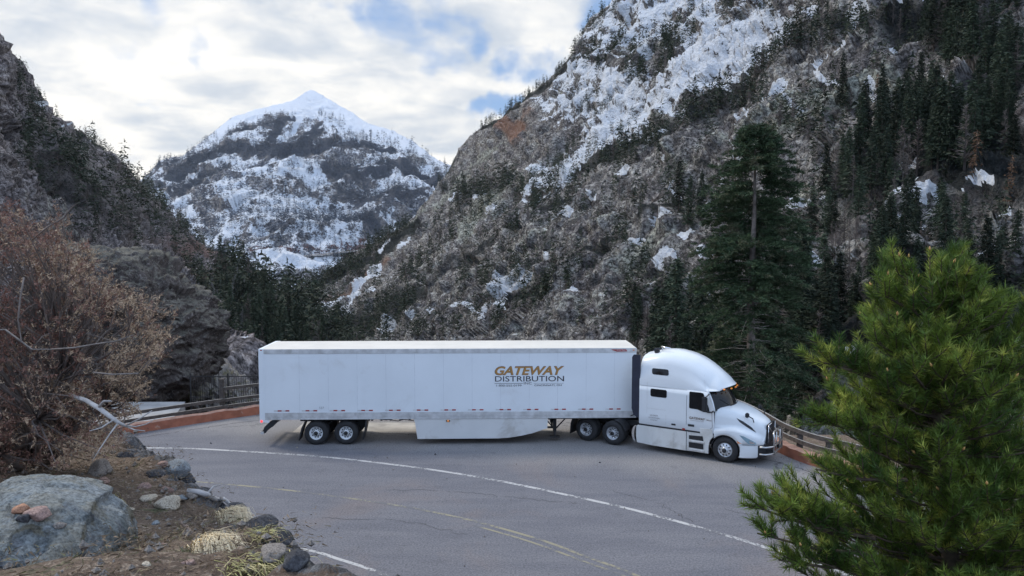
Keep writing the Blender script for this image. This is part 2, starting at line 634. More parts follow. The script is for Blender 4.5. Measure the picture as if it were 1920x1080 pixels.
class Terrain:
    def __init__(s, name, crest, bottom, xs, nrow, depth, mat, rel, wl, masks, seed, jag=3.0, power=1.0, basez=None, blk=.55):
        cx, cy = zip(*crest)
        nc = len(xs)
        cr = np.interp(xs, cx, cy)
        q = np.stack([xs / 14.0, xs * 0, xs * 0 + seed], -1)
        cr = cr + jag * fbm(q, 4, seed) + jag * 0.5 * fbm(q * 4, 2, seed + 3)
        bt = np.interp(xs, *zip(*bottom))
        t = np.linspace(0, 1, nrow) ** power
        px = np.repeat(xs[None, :], nrow, 0)
        py = cr[None, :] + t[:, None] * (bt - cr)[None, :]
        s.x0, s.x1, s.cr, s.bt, s.xs, s.t = xs[0], xs[-1], cr, bt, xs, t
        cpt = np.array([(x / 300., y / 300.) for x, y, _ in depth])
        lv = np.log(np.array([dd for _, _, dd in depth], dtype=float))

        def ker(d2):
            return np.sqrt(d2 + 0.12)
        A = ker(((cpt[:, None] - cpt[None]) ** 2).sum(-1)) - 0.06 * np.eye(len(cpt))
        Q = np.concatenate([np.ones((len(cpt), 1)), cpt], 1)
        M = np.block([[A, Q], [Q.T, np.zeros((3, 3))]])
        sol = np.linalg.solve(M, np.concatenate([lv, np.zeros(3)]))
        lw = sol[-3] + sol[-2] * px / 300. + sol[-1] * py / 300.
        for k in range(len(cpt)):
            lw = lw + sol[k] * ker((px / 300. - cpt[k, 0]) ** 2 + (py / 300. - cpt[k, 1]) ** 2)
        D = np.exp(np.clip(lw, lv.min() - .3, lv.max() + .15))
        p0 = PA(px, py, D)
        r = fbm(p0 * np.array([1, 1, .45]) / wl[0], 5, seed + 20, 0.55, ridged=True) * rel[0] * wl[0]
        r = r + fbm(p0 / np.array([wl[1], wl[1], wl[1] * 0.6]), 4, seed + 40, 0.6) * rel[1] * wl[1]
        wob = np.stack([fbm(p0 / (wl[1] * 1.5), 2, seed + 200 + q) for q in range(3)], -1) * wl[1] * .5
        r = r + cells((p0 + wob) / (wl[1] * 1.6), seed + 300) * rel[1] * wl[1] * blk + facets((p0 + wob * .5) / (wl[1] * .9), seed + 310) * rel[1] * wl[1] * blk * .9 + facets(p0 / (wl[0] * .55), seed + 320) * rel[0] * wl[0] * .26
        gx = np.gradient(p0, axis=1)
        gy = np.gradient(p0, axis=0)
        nn_ = np.cross(gx, gy)
        nn_ /= np.linalg.norm(nn_, axis=-1, keepdims=True) + 1e-9
        view = p0 - np.array([0, 0, CAM_H])
        nn_ *= -np.sign((nn_ * view).sum(-1, keepdims=True))
        fade = np.clip(t / (.16 if wl[0] > 200 else .05), .12 if wl[0] > 200 else .25, 1)[:, None]
        p = p0 + nn_ * (r * fade)[..., None]
        s.p, s.px, s.py = p, px, py
        # fold the crest backwards so that the mountain has a far side
        back = []
        for k, (db, dz) in enumerate(((0.03, -0.012), (0.10, -0.07), (0.25, -0.25))):
            q = p[0].copy()
            q[:, 0] *= (1 + db)
            q[:, 1] *= (1 + db)
            q[:, 2] += dz * p[0][:, 1]
            back.append(q)
        foot = p[-1].copy()
        foot[:, 2] = (basez if basez is not None else foot[:, 2].min() - 60)
        foot2 = p[-1].copy()
        foot2[:, 0] *= 0.97
        foot2[:, 1] *= 0.97
        foot2[:, 2] -= 0.03 * foot2[:, 1]
        allp = np.concatenate([np.array(back)[::-1], p, foot2[None], foot[None]], 0)
        msk = np.zeros((nrow, nc, 4))
        msk[..., 3] = np.clip(fbm(p0 * np.array([1, 1, 1.6]) / (wl[0] * 1.4), 4, seed + 120, .6) * 1.1, 0, .8) * (1 if wl[0] < 200 else 0)
        wv = np.stack([px / 22., py / 22., px * 0], -1)
        amp = 9.0 if wl[0] < 200 else 6.0
        wx = px + amp * fbm(wv, 3, seed + 60, .6)
        wy = py + amp * fbm(wv + 50, 3, seed + 61, .6)
        if len(masks) > 3:
            msk[..., 3] = np.maximum(msk[..., 3], masks[3](wx, wy))
        for i in range(3):
            msk[..., i] = masks[i](wx, wy) * (.8 if (i == 2 and wl[0] > 200) else 1)
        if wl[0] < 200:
            crevice_shade = np.clip((-.12 - fbm(p0 / (wl[0] * .55), 4, seed + 90, .6)) * 2.2, 0, .42)  # dark blotches painted as crevice shade, added to the forest-floor mask
            msk[..., 2] = np.maximum(msk[..., 2], crevice_shade)
        br = fbm(np.stack([px / 16., py / 9., px * 0 + 3], -1), 4, seed + 95, .65)
        msk[..., 0] = msk[..., 0] + np.where(msk[..., 0] > .3, br * .42 - .02, 0)
        am = np.concatenate([msk[:1]] * 3 + [msk] + [msk[-1:]] * 2, 0)
        F = grid_faces(allp.shape[0], nc)[:, ::-1]
        me = mesh_np(name, allp.reshape(-1, 3), F, mat, True, am.reshape(-1, 4))
        s.o = add(name, me)
        tag(s.o, kind='structure')

    def at(s, x, y):
        """surface point seen at photograph position x, y"""
        i = np.interp(x, s.xs, np.arange(len(s.xs)))
        i0 = int(min(max(math.floor(i), 0), len(s.xs) - 2))
        fi = i - i0
        cr = s.cr[i0] * (1 - fi) + s.cr[i0 + 1] * fi
        bt = s.bt[i0] * (1 - fi) + s.bt[i0 + 1] * fi
        tt = (y - cr) / (bt - cr)
        if tt < 0 or tt > 1:
            return None
        j = np.interp(tt, s.t, np.arange(len(s.t)))
        j0 = int(min(max(math.floor(j), 0), len(s.t) - 2))
        fj = j - j0
        g = s.p
        return (g[j0, i0] * (1 - fi) * (1 - fj) + g[j0, i0 + 1] * fi * (1 - fj) + g[j0 + 1, i0] * (1 - fi) * fj + g[j0 + 1, i0 + 1] * fi * fj)


def xs_(a, b, fa, fb, step, cstep=8):
    """columns: coarse outside the frame, fine inside"""
    l = list(np.arange(a, fa, cstep)) + list(np.arange(fa, fb, step)) + list(np.arange(fb, b + 1, cstep))
    return np.array(l, dtype=float)


# ---- far snowy peak
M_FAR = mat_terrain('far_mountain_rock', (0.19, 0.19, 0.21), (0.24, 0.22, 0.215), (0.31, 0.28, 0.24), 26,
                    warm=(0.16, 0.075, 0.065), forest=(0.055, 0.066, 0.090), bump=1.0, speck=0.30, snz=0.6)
farA_snow = [([(583, 175), (560, 190), (600, 190)], 40, 1.1), ([(583, 180), (640, 215), (700, 250), (760, 270)], 20, 1.0),
             ([(560, 195), (500, 205), (430, 235), (390, 275), (345, 300)], 13, .8),
             ([(575, 210), (545, 250), (520, 280)], 6, 1.0), ([(640, 225), (660, 260), (720, 275)], 20, .75),
             ([(480, 265), (440, 265)], 12, .9), ([(480, 310), (430, 320), (400, 325)], 9, .85), ([(620, 230), (600, 245)], 7, .9),
             ([(470, 340), (540, 330), (600, 350)], 20, .62), ([(440, 380), (480, 430), (520, 400), (600, 400), (640, 440)], 42, .62),
             ([(350, 400), (365, 425)], 16, .95), ([(400, 460), (450, 450)], 14, .7), ([(560, 440), (600, 470), (660, 460)], 16, .7),
             ([(700, 300), (740, 310)], 8, .8), ([(700, 340), (760, 360), (800, 330)], 24, .58), ([(760, 375), (790, 370)], 12, .75),
             ([(280, 350), (340, 350), (400, 345)], 14, .55), ([(800, 300), (840, 320)], 16, .6), ([(640, 400), (690, 400)], 12, .7),
             ([(500, 510), (560, 512), (620, 500)], 22, .95), ([(655, 430), (670, 450)], 7, .9), ([(750, 260), (830, 300)], 10, .6),
             ([(720, 420), (740, 400)], 8, .6), ([(560, 300), (640, 310)], 8, .4)]
farA_forest = [([(430, 262), (490, 240), (545, 225)], 14, .75), ([(600, 215), (640, 235)], 9, .6), ([(530, 235), (505, 275)], 12, .8), ([(600, 245), (560, 290)], 20, .8),
               ([(310, 350), (380, 310), (450, 290), (540, 300), (640, 280), (730, 290)], 20, .78),
               ([(330, 385), (380, 350), (440, 335)], 14, .7), ([(610, 330), (680, 340), (760, 330), (820, 350)], 22, .72),
               ([(640, 370), (720, 390), (780, 390)], 22, .68), ([(640, 420), (700, 440)], 24, .75), ([(390, 420), (400, 450)], 12, .5),
               ([(540, 345), (600, 380), (650, 395)], 8, .55), ([(270, 350), (300, 310), (340, 305)], 12, .6), ([(430, 400), (560, 440), (620, 430)], 30, .42),
               ([(560, 500), (700, 500)], 10, .3)]
farA_warm = [([(450, 490), (520, 486), (590, 478), (680, 470)], 8, 1.3), ([(560, 495), (670, 485)], 13, .8), ([(480, 498), (560, 495)], 5, .5), ([(555, 500), (565, 515)], 4, .8)]
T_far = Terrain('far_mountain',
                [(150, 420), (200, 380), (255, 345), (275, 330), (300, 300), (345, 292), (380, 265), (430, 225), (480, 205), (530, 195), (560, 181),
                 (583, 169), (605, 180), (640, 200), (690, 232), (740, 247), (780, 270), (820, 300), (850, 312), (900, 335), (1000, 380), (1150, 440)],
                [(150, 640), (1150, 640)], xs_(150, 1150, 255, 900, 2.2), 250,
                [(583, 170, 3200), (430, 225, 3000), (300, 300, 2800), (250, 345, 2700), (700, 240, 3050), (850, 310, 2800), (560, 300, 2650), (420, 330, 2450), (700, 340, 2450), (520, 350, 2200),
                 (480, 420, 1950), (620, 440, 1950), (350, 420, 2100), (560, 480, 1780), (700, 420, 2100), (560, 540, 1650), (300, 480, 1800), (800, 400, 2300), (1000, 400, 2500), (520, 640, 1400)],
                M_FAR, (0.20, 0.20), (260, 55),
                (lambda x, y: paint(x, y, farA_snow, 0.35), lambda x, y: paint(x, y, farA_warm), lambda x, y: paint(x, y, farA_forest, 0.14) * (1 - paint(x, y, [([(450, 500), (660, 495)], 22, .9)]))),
                3, jag=1.6)

# ---- left valley side
M_LEFT = mat_terrain('left_slope_scree', (0.185, 0.16, 0.16), (0.25, 0.22, 0.215), (0.34, 0.305, 0.29), 5,
                     warm=(0.17, 0.095, 0.075), forest=(0.030, 0.034, 0.033), bump=1.0)
left_snow = [([(35, 195), (68, 208)], 6, .8), ([(50, 240), (60, 262)], 5, .7), ([(90, 245), (100, 250)], 3, .6), ([(150, 275)], 4, .6), ([(340, 455), (365, 468)], 3, .7)]
left_warm = [([(300, 480), (360, 482), (420, 492)], 16, .7), ([(250, 470), (330, 470)], 20, .5), ([(0, 130), (40, 180)], 25, .3), ([(330, 520), (410, 520)], 18, .55), ([(250, 380), (300, 430)], 20, .25)]
left_for = [([(0, 250), (60, 300), (150, 350), (230, 400), (330, 440)], 45, .42), ([(40, 330), (140, 400)], 45, .5), ([(130, 250), (190, 290)], 10, .6)]
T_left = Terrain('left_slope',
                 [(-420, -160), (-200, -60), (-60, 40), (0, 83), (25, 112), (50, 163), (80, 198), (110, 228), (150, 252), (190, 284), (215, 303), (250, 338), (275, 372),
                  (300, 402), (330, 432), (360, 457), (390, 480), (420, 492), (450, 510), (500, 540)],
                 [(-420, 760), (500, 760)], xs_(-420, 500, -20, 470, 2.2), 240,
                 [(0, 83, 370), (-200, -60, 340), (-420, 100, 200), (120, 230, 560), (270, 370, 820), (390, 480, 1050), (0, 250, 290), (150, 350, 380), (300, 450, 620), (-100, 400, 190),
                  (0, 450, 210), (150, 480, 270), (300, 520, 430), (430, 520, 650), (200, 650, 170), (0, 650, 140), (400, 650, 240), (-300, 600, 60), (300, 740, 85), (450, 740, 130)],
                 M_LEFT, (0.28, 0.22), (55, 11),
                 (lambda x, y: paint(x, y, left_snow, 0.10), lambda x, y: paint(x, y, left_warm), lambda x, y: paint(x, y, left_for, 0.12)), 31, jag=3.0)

# ---- right canyon wall
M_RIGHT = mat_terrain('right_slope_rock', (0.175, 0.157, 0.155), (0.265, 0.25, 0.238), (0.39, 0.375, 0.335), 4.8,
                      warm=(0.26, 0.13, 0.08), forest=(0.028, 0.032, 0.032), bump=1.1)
r_snow = [([(1470, -20), (1440, 60), (1380, 105), (1310, 155), (1250, 205), (1190, 250), (1130, 280)], 34, .80), ([(1345, -20), (1345, 60), (1350, 95), (1310, 120)], 9, 1.0), ([(1180, 235), (1270, 200), (1340, 150)], 38, .62), ([(1130, 265), (1190, 235)], 24, .8),
          ([(1120, 295), (1060, 330), (1020, 355), (985, 385)], 14, .72), ([(1005, 330), (1050, 320)], 10, .7), ([(1060, 160), (1110, 135), (1165, 160)], 26, .66),
          ([(1190, 10), (1185, 75)], 6, .8), ([(1235, 70), (1225, 115)], 9, .7), ([(1205, 165), (1170, 190)], 14, .6), ([(1255, 20), (1250, 60)], 8, .6), ([(1290, 60), (1300, 100)], 8, .5), ([(1260, -10), (1330, 10)], 20, .55),
          ([(1550, 150), (1590, 118), (1608, 115)], 8, 1.0), ([(1450, 205), (1490, 190)], 8, .85), ([(1410, 222), (1432, 232)], 8, .9), ([(1670, 168), (1695, 155)], 5, .9),
          ([(1610, 60), (1640, 35)], 10, .8), ([(1680, 5), (1700, 15)], 8, .9), ([(1750, 20), (1775, 10)], 10, .85), ([(1820, 20), (1840, 15)], 10, .8), ([(1560, 40), (1520, 60)], 8, .7), ([(1660, 215), (1672, 210)], 6, .9),
          ([(1285, 355), (1280, 375)], 6, .8), ([(1180, 350), (1195, 340)], 7, .8), ([(1120, 402), (1135, 392)], 8, .85), ([(1080, 408), (1072, 400)], 5, .8), ([(1545, 165), (1570, 165)], 5, .7), ([(1630, 285), (1640, 280)], 4, .7),
          ([(1035, 492), (1010, 520), (985, 535), (960, 560), (920, 600)], 8, .9), ([(985, 515), (960, 540)], 10, .6), ([(940, 540), (950, 530)], 6, .7), ([(925, 605), (915, 615)], 5, .8),
          ([(590, 606), (640, 575), (700, 528), (722, 508)], 4, .95), ([(640, 595), (680, 560)], 5, .8), ([(740, 460), (715, 480)], 4, .7), ([(720, 632), (745, 610)], 5, .8), ([(780, 610), (790, 608)], 4, .7),
          ([(1250, 510), (1262, 495), (1270, 485)], 6, .9), ([(1120, 548), (1115, 550)], 5, .9), ([(1070, 570), (1095, 555)], 4, .7), ([(1205, 600), (1215, 590)], 5, .7),
          ([(1545, 570), (1570, 555), (1610, 548)], 6, .95), ([(1545, 600), (1560, 590)], 5, .8), ([(1590, 630), (1600, 625)], 5, .9), ([(1595, 740), (1600, 735)], 5, .9), ([(1820, 465), (1818, 450)], 7, 1.1), ([(1890, 408), (1850, 405)], 5, .9),
          ([(1905, 450), (1890, 465)], 6, .9), ([(1885, 535), (1895, 540)], 8, 1.0), ([(1730, 425), (1735, 435)], 7, .95), ([(1895, 220), (1915, 230)], 8, .9), ([(1725, 462), (1745, 455)], 5, .9), ([(1585, 418), (1600, 420)], 5, .9), ([(1515, 400), (1512, 395)], 5, .8),
          ([(1850, 270), (1848, 280)], 5, .8), ([(1895, 655), (1885, 665)], 8, 1.0), ([(1680, 130), (1720, 115)], 5, .6), ([(1440, 200), (1380, 235)], 6, .5), ([(1500, 215), (1520, 230)], 5, .6), ([(925, 405), (940, 400)], 5, .6), ([(870, 600), (900, 590)], 5, .4)]
r_warm = [([(958, 235), (972, 262), (985, 240)], 17, .9), ([(985, 235), (1010, 215)], 12, .5), ([(600, 598), (650, 562), (740, 495)], 7, .6), ([(640, 600), (760, 520), (850, 450)], 16, .25),
          ([(1150, 10), (1120, 30)], 12, .4), ([(1320, 180), (1260, 220)], 12, .4), ([(760, 590), (950, 620)], 30, .2)]  # crag-top stroke paints warm sunlight into the rock colour
r_for = [([(905, 245), (960, 210), (1030, 160), (1085, 110)], 9, .6), ([(1110, 100), (1180, 120), (1250, 130), (1290, 90)], 18, .42), ([(880, 370), (950, 350), (1010, 375), (1050, 330)], 28, .45),
         ([(1090, 330), (1150, 310), (1250, 275), (1330, 230), (1410, 150), (1500, 100), (1600, 60)], 20, .55), ([(1700, 60), (1830, 110), (1930, 200)], 70, .6), ([(1640, 380), (1780, 350), (1930, 380)], 100, .62),
         ([(600, 540), (700, 500), (790, 430)], 16, .8), ([(620, 630), (720, 600), (800, 560)], 26, .6), ([(1550, 450), (1700, 500), (1900, 500)], 70, .4), ([(1480, 650), (1700, 700), (1900, 700)], 90, .6), ([(860, 290), (830, 350)], 10, .5),
         ([(1200, 600), (1400, 700)], 50, .35), ([(1200, 420), (1330, 380)], 30, .25)]
rs_ = np.random.default_rng(909)
r_snow = [(a_, w_ * (1.0 if w_ > 13 else 1), min(s_, .56) if w_ > 13 else s_ * 1.15) for a_, w_, s_ in r_snow]
r_snow += [([(1500, 30), (1400, 110), (1330, 150)], 50, .38), ([(1150, 60), (1250, 30), (1330, 60)], 60, .36), ([(1050, 200), (1150, 200), (1200, 170)], 40, .44), ([(1035, 492), (985, 540), (920, 600)], 7, 1.4), ([(1130, 280), (1000, 380)], 20, .5)]
for _ in range(85):
    x, y = rs_.uniform(700, 1920), rs_.uniform(60, 640)
    if y < 420 - (x - 700) * .42:
        continue
    L_ = rs_.uniform(2, 16)
    r_snow.append(([(x - L_, y + L_ * .55), (x + L_, y - L_ * .55)], rs_.uniform(2.5, 5.5), rs_.uniform(.85, 1.2)))
r_pale = [([(1440, 300), (1520, 260), (1640, 215), (1740, 190)], 26, .9), ([(1480, 230), (1600, 170), (1760, 110), (1850, 90)], 18, .8), ([(880, 440), (930, 390), (945, 372)], 26, .7), ([(1000, 640), (1080, 600), (1150, 590)], 24, .4),
          ([(700, 420), (850, 330), (940, 240)], 14, .3), ([(820, 400), (900, 310), (960, 270)], 14, .6), ([(1280, 320), (1400, 280), (1480, 240)], 16, .5), ([(1500, 360), (1560, 420), (1620, 470)], 26, .5), ([(1050, 480), (1150, 440), (1220, 420)], 14, .4),
          ([(1180, 130), (1260, 90)], 16, .3), ([(1660, 300), (1760, 260)], 18, .5), ([(860, 560), (950, 500), (1040, 440)], 10, .45)]
r_for += [([(960, 590), (1060, 520), (1180, 450), (1290, 400)], 7, .6), ([(860, 520), (960, 450), (1070, 390)], 8, .55), ([(1000, 640), (1130, 560), (1300, 500)], 8, .5), ([(1330, 330), (1460, 300), (1560, 240)], 7, .55),
          ([(740, 620), (820, 540), (900, 470)], 9, .5), ([(850, 420), (880, 350), (930, 290)], 7, .4), ([(1100, 640), (1220, 590), (1330, 560)], 8, .5)]
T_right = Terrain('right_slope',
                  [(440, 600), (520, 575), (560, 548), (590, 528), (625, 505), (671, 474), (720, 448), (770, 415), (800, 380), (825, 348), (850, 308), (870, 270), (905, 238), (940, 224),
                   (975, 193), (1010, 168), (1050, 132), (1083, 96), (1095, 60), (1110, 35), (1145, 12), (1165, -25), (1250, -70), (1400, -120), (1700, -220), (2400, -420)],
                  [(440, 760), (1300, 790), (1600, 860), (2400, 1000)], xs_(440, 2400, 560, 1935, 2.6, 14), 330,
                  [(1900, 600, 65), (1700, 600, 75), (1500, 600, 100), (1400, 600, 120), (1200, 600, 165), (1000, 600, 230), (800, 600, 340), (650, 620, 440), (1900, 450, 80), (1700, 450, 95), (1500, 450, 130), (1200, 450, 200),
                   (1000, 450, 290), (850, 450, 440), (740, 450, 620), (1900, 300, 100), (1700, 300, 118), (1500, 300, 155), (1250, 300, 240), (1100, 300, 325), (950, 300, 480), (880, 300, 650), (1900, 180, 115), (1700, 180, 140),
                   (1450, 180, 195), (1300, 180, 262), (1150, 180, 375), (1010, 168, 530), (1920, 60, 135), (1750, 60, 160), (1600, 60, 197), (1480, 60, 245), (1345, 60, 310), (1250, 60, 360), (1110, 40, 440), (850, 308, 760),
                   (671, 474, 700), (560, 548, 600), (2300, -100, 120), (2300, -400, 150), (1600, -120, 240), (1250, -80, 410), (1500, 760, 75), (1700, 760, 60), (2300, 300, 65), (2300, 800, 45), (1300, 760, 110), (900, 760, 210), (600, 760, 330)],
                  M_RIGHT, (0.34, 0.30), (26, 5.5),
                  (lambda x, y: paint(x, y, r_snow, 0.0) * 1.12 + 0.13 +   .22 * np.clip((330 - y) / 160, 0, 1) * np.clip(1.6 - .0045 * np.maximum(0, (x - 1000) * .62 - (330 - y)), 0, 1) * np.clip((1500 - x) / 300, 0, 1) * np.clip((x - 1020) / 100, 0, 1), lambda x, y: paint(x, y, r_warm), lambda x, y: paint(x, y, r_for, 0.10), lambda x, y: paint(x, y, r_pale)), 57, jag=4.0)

# ---- wooded rise straight ahead, beyond the overlook
M_MID = mat_terrain('wooded_rise_soil', (0.085, 0.075, 0.07), (0.11, 0.095, 0.085), (0.14, 0.13, 0.11), 6, warm=(0.17, 0.10, 0.08), forest=(0.022, 0.026, 0.024), bump=1.0)
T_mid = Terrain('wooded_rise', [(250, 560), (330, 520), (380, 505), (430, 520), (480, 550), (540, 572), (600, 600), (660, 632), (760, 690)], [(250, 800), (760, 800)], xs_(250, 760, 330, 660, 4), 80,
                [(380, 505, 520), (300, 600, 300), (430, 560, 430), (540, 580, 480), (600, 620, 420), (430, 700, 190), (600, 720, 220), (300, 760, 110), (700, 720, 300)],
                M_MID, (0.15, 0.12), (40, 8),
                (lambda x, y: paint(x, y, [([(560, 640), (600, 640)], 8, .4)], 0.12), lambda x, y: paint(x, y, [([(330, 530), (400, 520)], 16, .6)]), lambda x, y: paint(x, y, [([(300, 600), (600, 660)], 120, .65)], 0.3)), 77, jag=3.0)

# ---- gorge floor: one wide sheet under everything, reaching the horizon
def gorge():
    n = 60
    g = np.linspace(-1, 1, n)
    X, Y = np.meshgrid(np.sign(g) * np.abs(g) ** 2 * 4300, np.sign(g) * np.abs(g) ** 2 * 4300)
    Z = -95 + 6 * fbm(np.stack([X / 300, Y / 300, X * 0], -1), 3, 5)
    c = np.zeros((n * n, 3))
    c[:, 2] = 0.5
    c[:, 0] = 0.15
    c = np.concatenate([c, c[:, :1] * 0], 1)
    o = add('valley_floor', mesh_np('valley_floor', np.stack([X, Y, Z], -1).reshape(-1, 3), grid_faces(n, n), M_MID, True, c))
    tag(o, kind='structure')


gorge()

# ================================================================ trees
M_BARK = mat_plain('conifer_bark', (0.085, 0.065, 0.052), 0.9, var=0.3, scale=6, bump=0.6)
M_FIR = mat_leaf('conifer_needles', (0.020, 0.034, 0.021), (0.048, 0.062, 0.036), 0.5, c3=(0.085, 0.082, 0.055), objvar=.6)
M_FIRB = mat_leaf('tall_fir_needles', (0.028, 0.052, 0.025), (0.060, 0.092, 0.042), 0.35, c3=(0.135, 0.135, 0.080), objvar=0.0)
M_DEAD = mat_leaf('dead_twigs', (0.13, 0.11, 0.10), (0.19, 0.16, 0.145), 0.6, c3=(0.16, 0.10, 0.075))
M_ASPEN = mat_leaf('bare_aspen_twigs', (0.17, 0.165, 0.165), (0.25, 0.245, 0.24), 0.6)
M_RUST = mat_leaf('rust_needles', (0.13, 0.075, 0.045), (0.20, 0.12, 0.075), 0.5)


def tris(c, d, L, Wd, rg):
    """triangles: centres c, directions d (n,3), lengths L, widths Wd"""
    n = len(c)
    r = rg.normal(size=(n, 3))
    s = np.cross(d, r)
    s /= np.linalg.norm(s, axis=1, keepdims=True) + 1e-9
    a = c - s * Wd[:, None] * .5
    b = c + s * Wd[:, None] * .5
    e = c + d * L[:, None]
    return np.stack([a, b, e], 1)


def unit(v):
    return v / (np.linalg.norm(v, axis=-1, keepdims=True) + 1e-9)


def conifer_tris(h, rad, nwh, nb, ncl, leaf, rg, bare=0.08, droop=0.25, ragged=0.3, shape=0.85, top=0.0):
    out = []
    for i in range(nwh):
        t = bare + (1 - bare) * (i + rg.uniform(-.3, .3)) / nwh
        t = min(max(t, bare), 0.985)
        rr = rad * max((1 - t), 0.02) ** shape * (1 - 0.25 * max(0, (0.22 - t) / 0.22))
        rr = max(rr, rad * top * (1 - t) ** 0.3)
        for k in range(nb):
            if rg.random() < 0.10:
                continue
            az = rg.uniform(0, 2 * math.pi)
            L = rr * rg.uniform(1 - ragged, 1 + ragged * 0.5)
            n = max(2, int(ncl * (0.35 + L / rad)))
            u = np.sort(rg.uniform(0.12, 1.0, n))
            dirv = np.array([math.cos(az), math.sin(az), 0])
            rise = rg.uniform(-0.1, 0.25)
            z = t * h + L * (rise * u - droop * u ** 2)
            c = dirv[None] * (u * L)[:, None]
            c[:, 2] = z
            c += rg.normal(size=(n, 3)) * leaf * np.array([.35, .35, .22])
            side = np.array([-dirv[1], dirv[0], 0])
            sg = rg.choice([-1, 1], n)
            d = unit(dirv[None] * rg.uniform(.3, 1, n)[:, None] + side[None] * (sg * rg.uniform(.1, 1, n))[:, None] + np.array([0, 0, 1])[None] * rg.uniform(-.7, .15, n)[:, None])
            sz = leaf * rg.uniform(.6, 1.3, n) * (1.15 - 0.45 * u)
            out.append(tris(c, d, sz, sz * rg.uniform(.28, .5, n), rg))
    # leader
    n = max(4, ncl)
    c = np.zeros((n, 3))
    c[:, 2] = h * rg.uniform(.93, 1.0, n)
    out.append(tris(c, unit(rg.normal(size=(n, 3)) * .5 + np.array([0, 0, .6])), np.full(n, leaf * .7), np.full(n, leaf * .25), rg))
    return np.concatenate(out, 0)


def tri_mesh(name, T, mat):
    V = T.reshape(-1, 3)
    return mesh_np(name, V, np.arange(len(V)).reshape(-1, 3), mat)


def trunk_mesh(h, r0, mat=None, lean=0.0):
    m = MB()
    pts = [(lean * h * (t ** 2), 0.01 * h * math.sin(5 * t), h * t - 0.6 * (t == 0)) for t in (0, .15, .4, .7, .97)]
    m.tube(pts, [r0 * 1.25, r0, r0 * .75, r0 * .42, r0 * .08], 7)
    o = m.build('trunk', mat or M_BARK)
    me = o.data
    bpy.data.objects.remove(o)
    return me


PROT = {}
for k in range(5):
    rg = np.random.default_rng(100 + k)
    PROT['hi', k] = (tri_mesh('crown', conifer_tris(1, .155 + .018 * k, 38, 8, 11, .042, rg, ragged=.5, bare=.04 + .03 * k), M_FIR), trunk_mesh(1, .012))
    PROT['mid', k] = (tri_mesh('crown', conifer_tris(1, .16 + .018 * k, 22, 7, 6, .060, rg, ragged=.4), M_FIR), trunk_mesh(1, .012))
LO = [conifer_tris(1, .15 + .02 * k, 9, 4, 3, .125, np.random.default_rng(200 + k), ragged=.35) for k in range(6)]
VLO = [conifer_tris(1, .17, 5, 3, 2, .22, np.random.default_rng(220 + k)) for k in range(4)]


def bare_tris(rg, n=200, w=0.0035, wide=.2):
    """upright bare twiggy crown of unit height"""
    out = []
    for b in range(n):
        z0 = rg.uniform(.12, .9)
        az = rg.uniform(0, 6.28)
        L = rg.uniform(.5, 1) * wide * (1.1 - z0)
        d = unit(np.array([[math.cos(az), math.sin(az), rg.uniform(.3, 1.4)]]))
        c = np.array([[0, 0, z0]])
        out.append(tris(c, d, np.array([L]), np.array([w * 1.6]), rg))
        e = c + d * L * .6
        for q in range(3):
            d2 = unit(d + rg.normal(size=(1, 3)) * .5)
            out.append(tris(e - d * L * .3 * q * .6, d2, np.array([L * .6]), np.array([w]), rg))
    c = np.array([[0, 0, 0.]])
    for a in (0, 2.1, 4.2):
        out.append(tris(c, np.array([[0, 0, 1.]]), np.array([1.]), np.array([w * 4]), rg))
    return np.concatenate(out, 0)


BARE = [bare_tris(np.random.default_rng(300 + k), 110, .006) for k in range(3)]
BARE_ME = {}

TREES = []     # (terrain, x, y, photo height, kind, zone)


def sow(T, pts, wd, cnt, h0, h1, zone, kind='fir', dead=0.08, gamma=1.0):
    seg = [math.dist(a, b) for a, b in zip(pts[:-1], pts[1:])] or [0]
    tot = sum(seg)
    for i in range(cnt):
        u = rng.uniform(0, tot) if tot else 0
        x, y = pts[0]
        for (a, b), L in zip(zip(pts[:-1], pts[1:]), seg):
            if u <= L:
                x = a[0] + (b[0] - a[0]) * u / max(L, 1e-6)
                y = a[1] + (b[1] - a[1]) * u / max(L, 1e-6)
                break
            u -= L
        x += rng.normal() * wd * .6
        y += rng.normal() * wd * .6
        hh = h0 + (h1 - h0) * rng.random() ** gamma
        kk = kind
        if kind == 'fir' and rng.random() < dead:
            kk = 'dead'
        p = T.at(x, y)
        if p is None:
            continue
        TREES.append((T, x, y, hh, kk, zone, p))


Lz, Rz, Uz, Mz, Gz = 'left', 'right', 'upper', 'mid', 'near'
# left slope
sow(T_left, [(0, 300), (60, 350), (150, 400), (240, 430)], 42, 150, 38, 72, Lz)
sow(T_left, [(0, 200), (60, 270)], 28, 40, 28, 50, Lz)
sow(T_left, [(60, 300), (200, 330), (260, 390), (330, 440)], 20, 80, 28, 50, Lz)
sow(T_left, [(125, 262), (200, 300)], 7, 40, 14, 30, Lz)
sow(T_left, [(10, 118), (60, 200), (120, 245)], 6, 16, 12, 26, Lz)
sow(T_left, [(280, 440), (350, 470), (400, 490)], 12, 45, 26, 46, Lz)
sow(T_left, [(100, 440), (250, 470), (330, 500)], 26, 60, 34, 60, Lz, dead=.3)
sow(T_left, [(150, 300), (260, 380), (330, 450)], 26, 60, 10, 24, Lz, kind='dead')
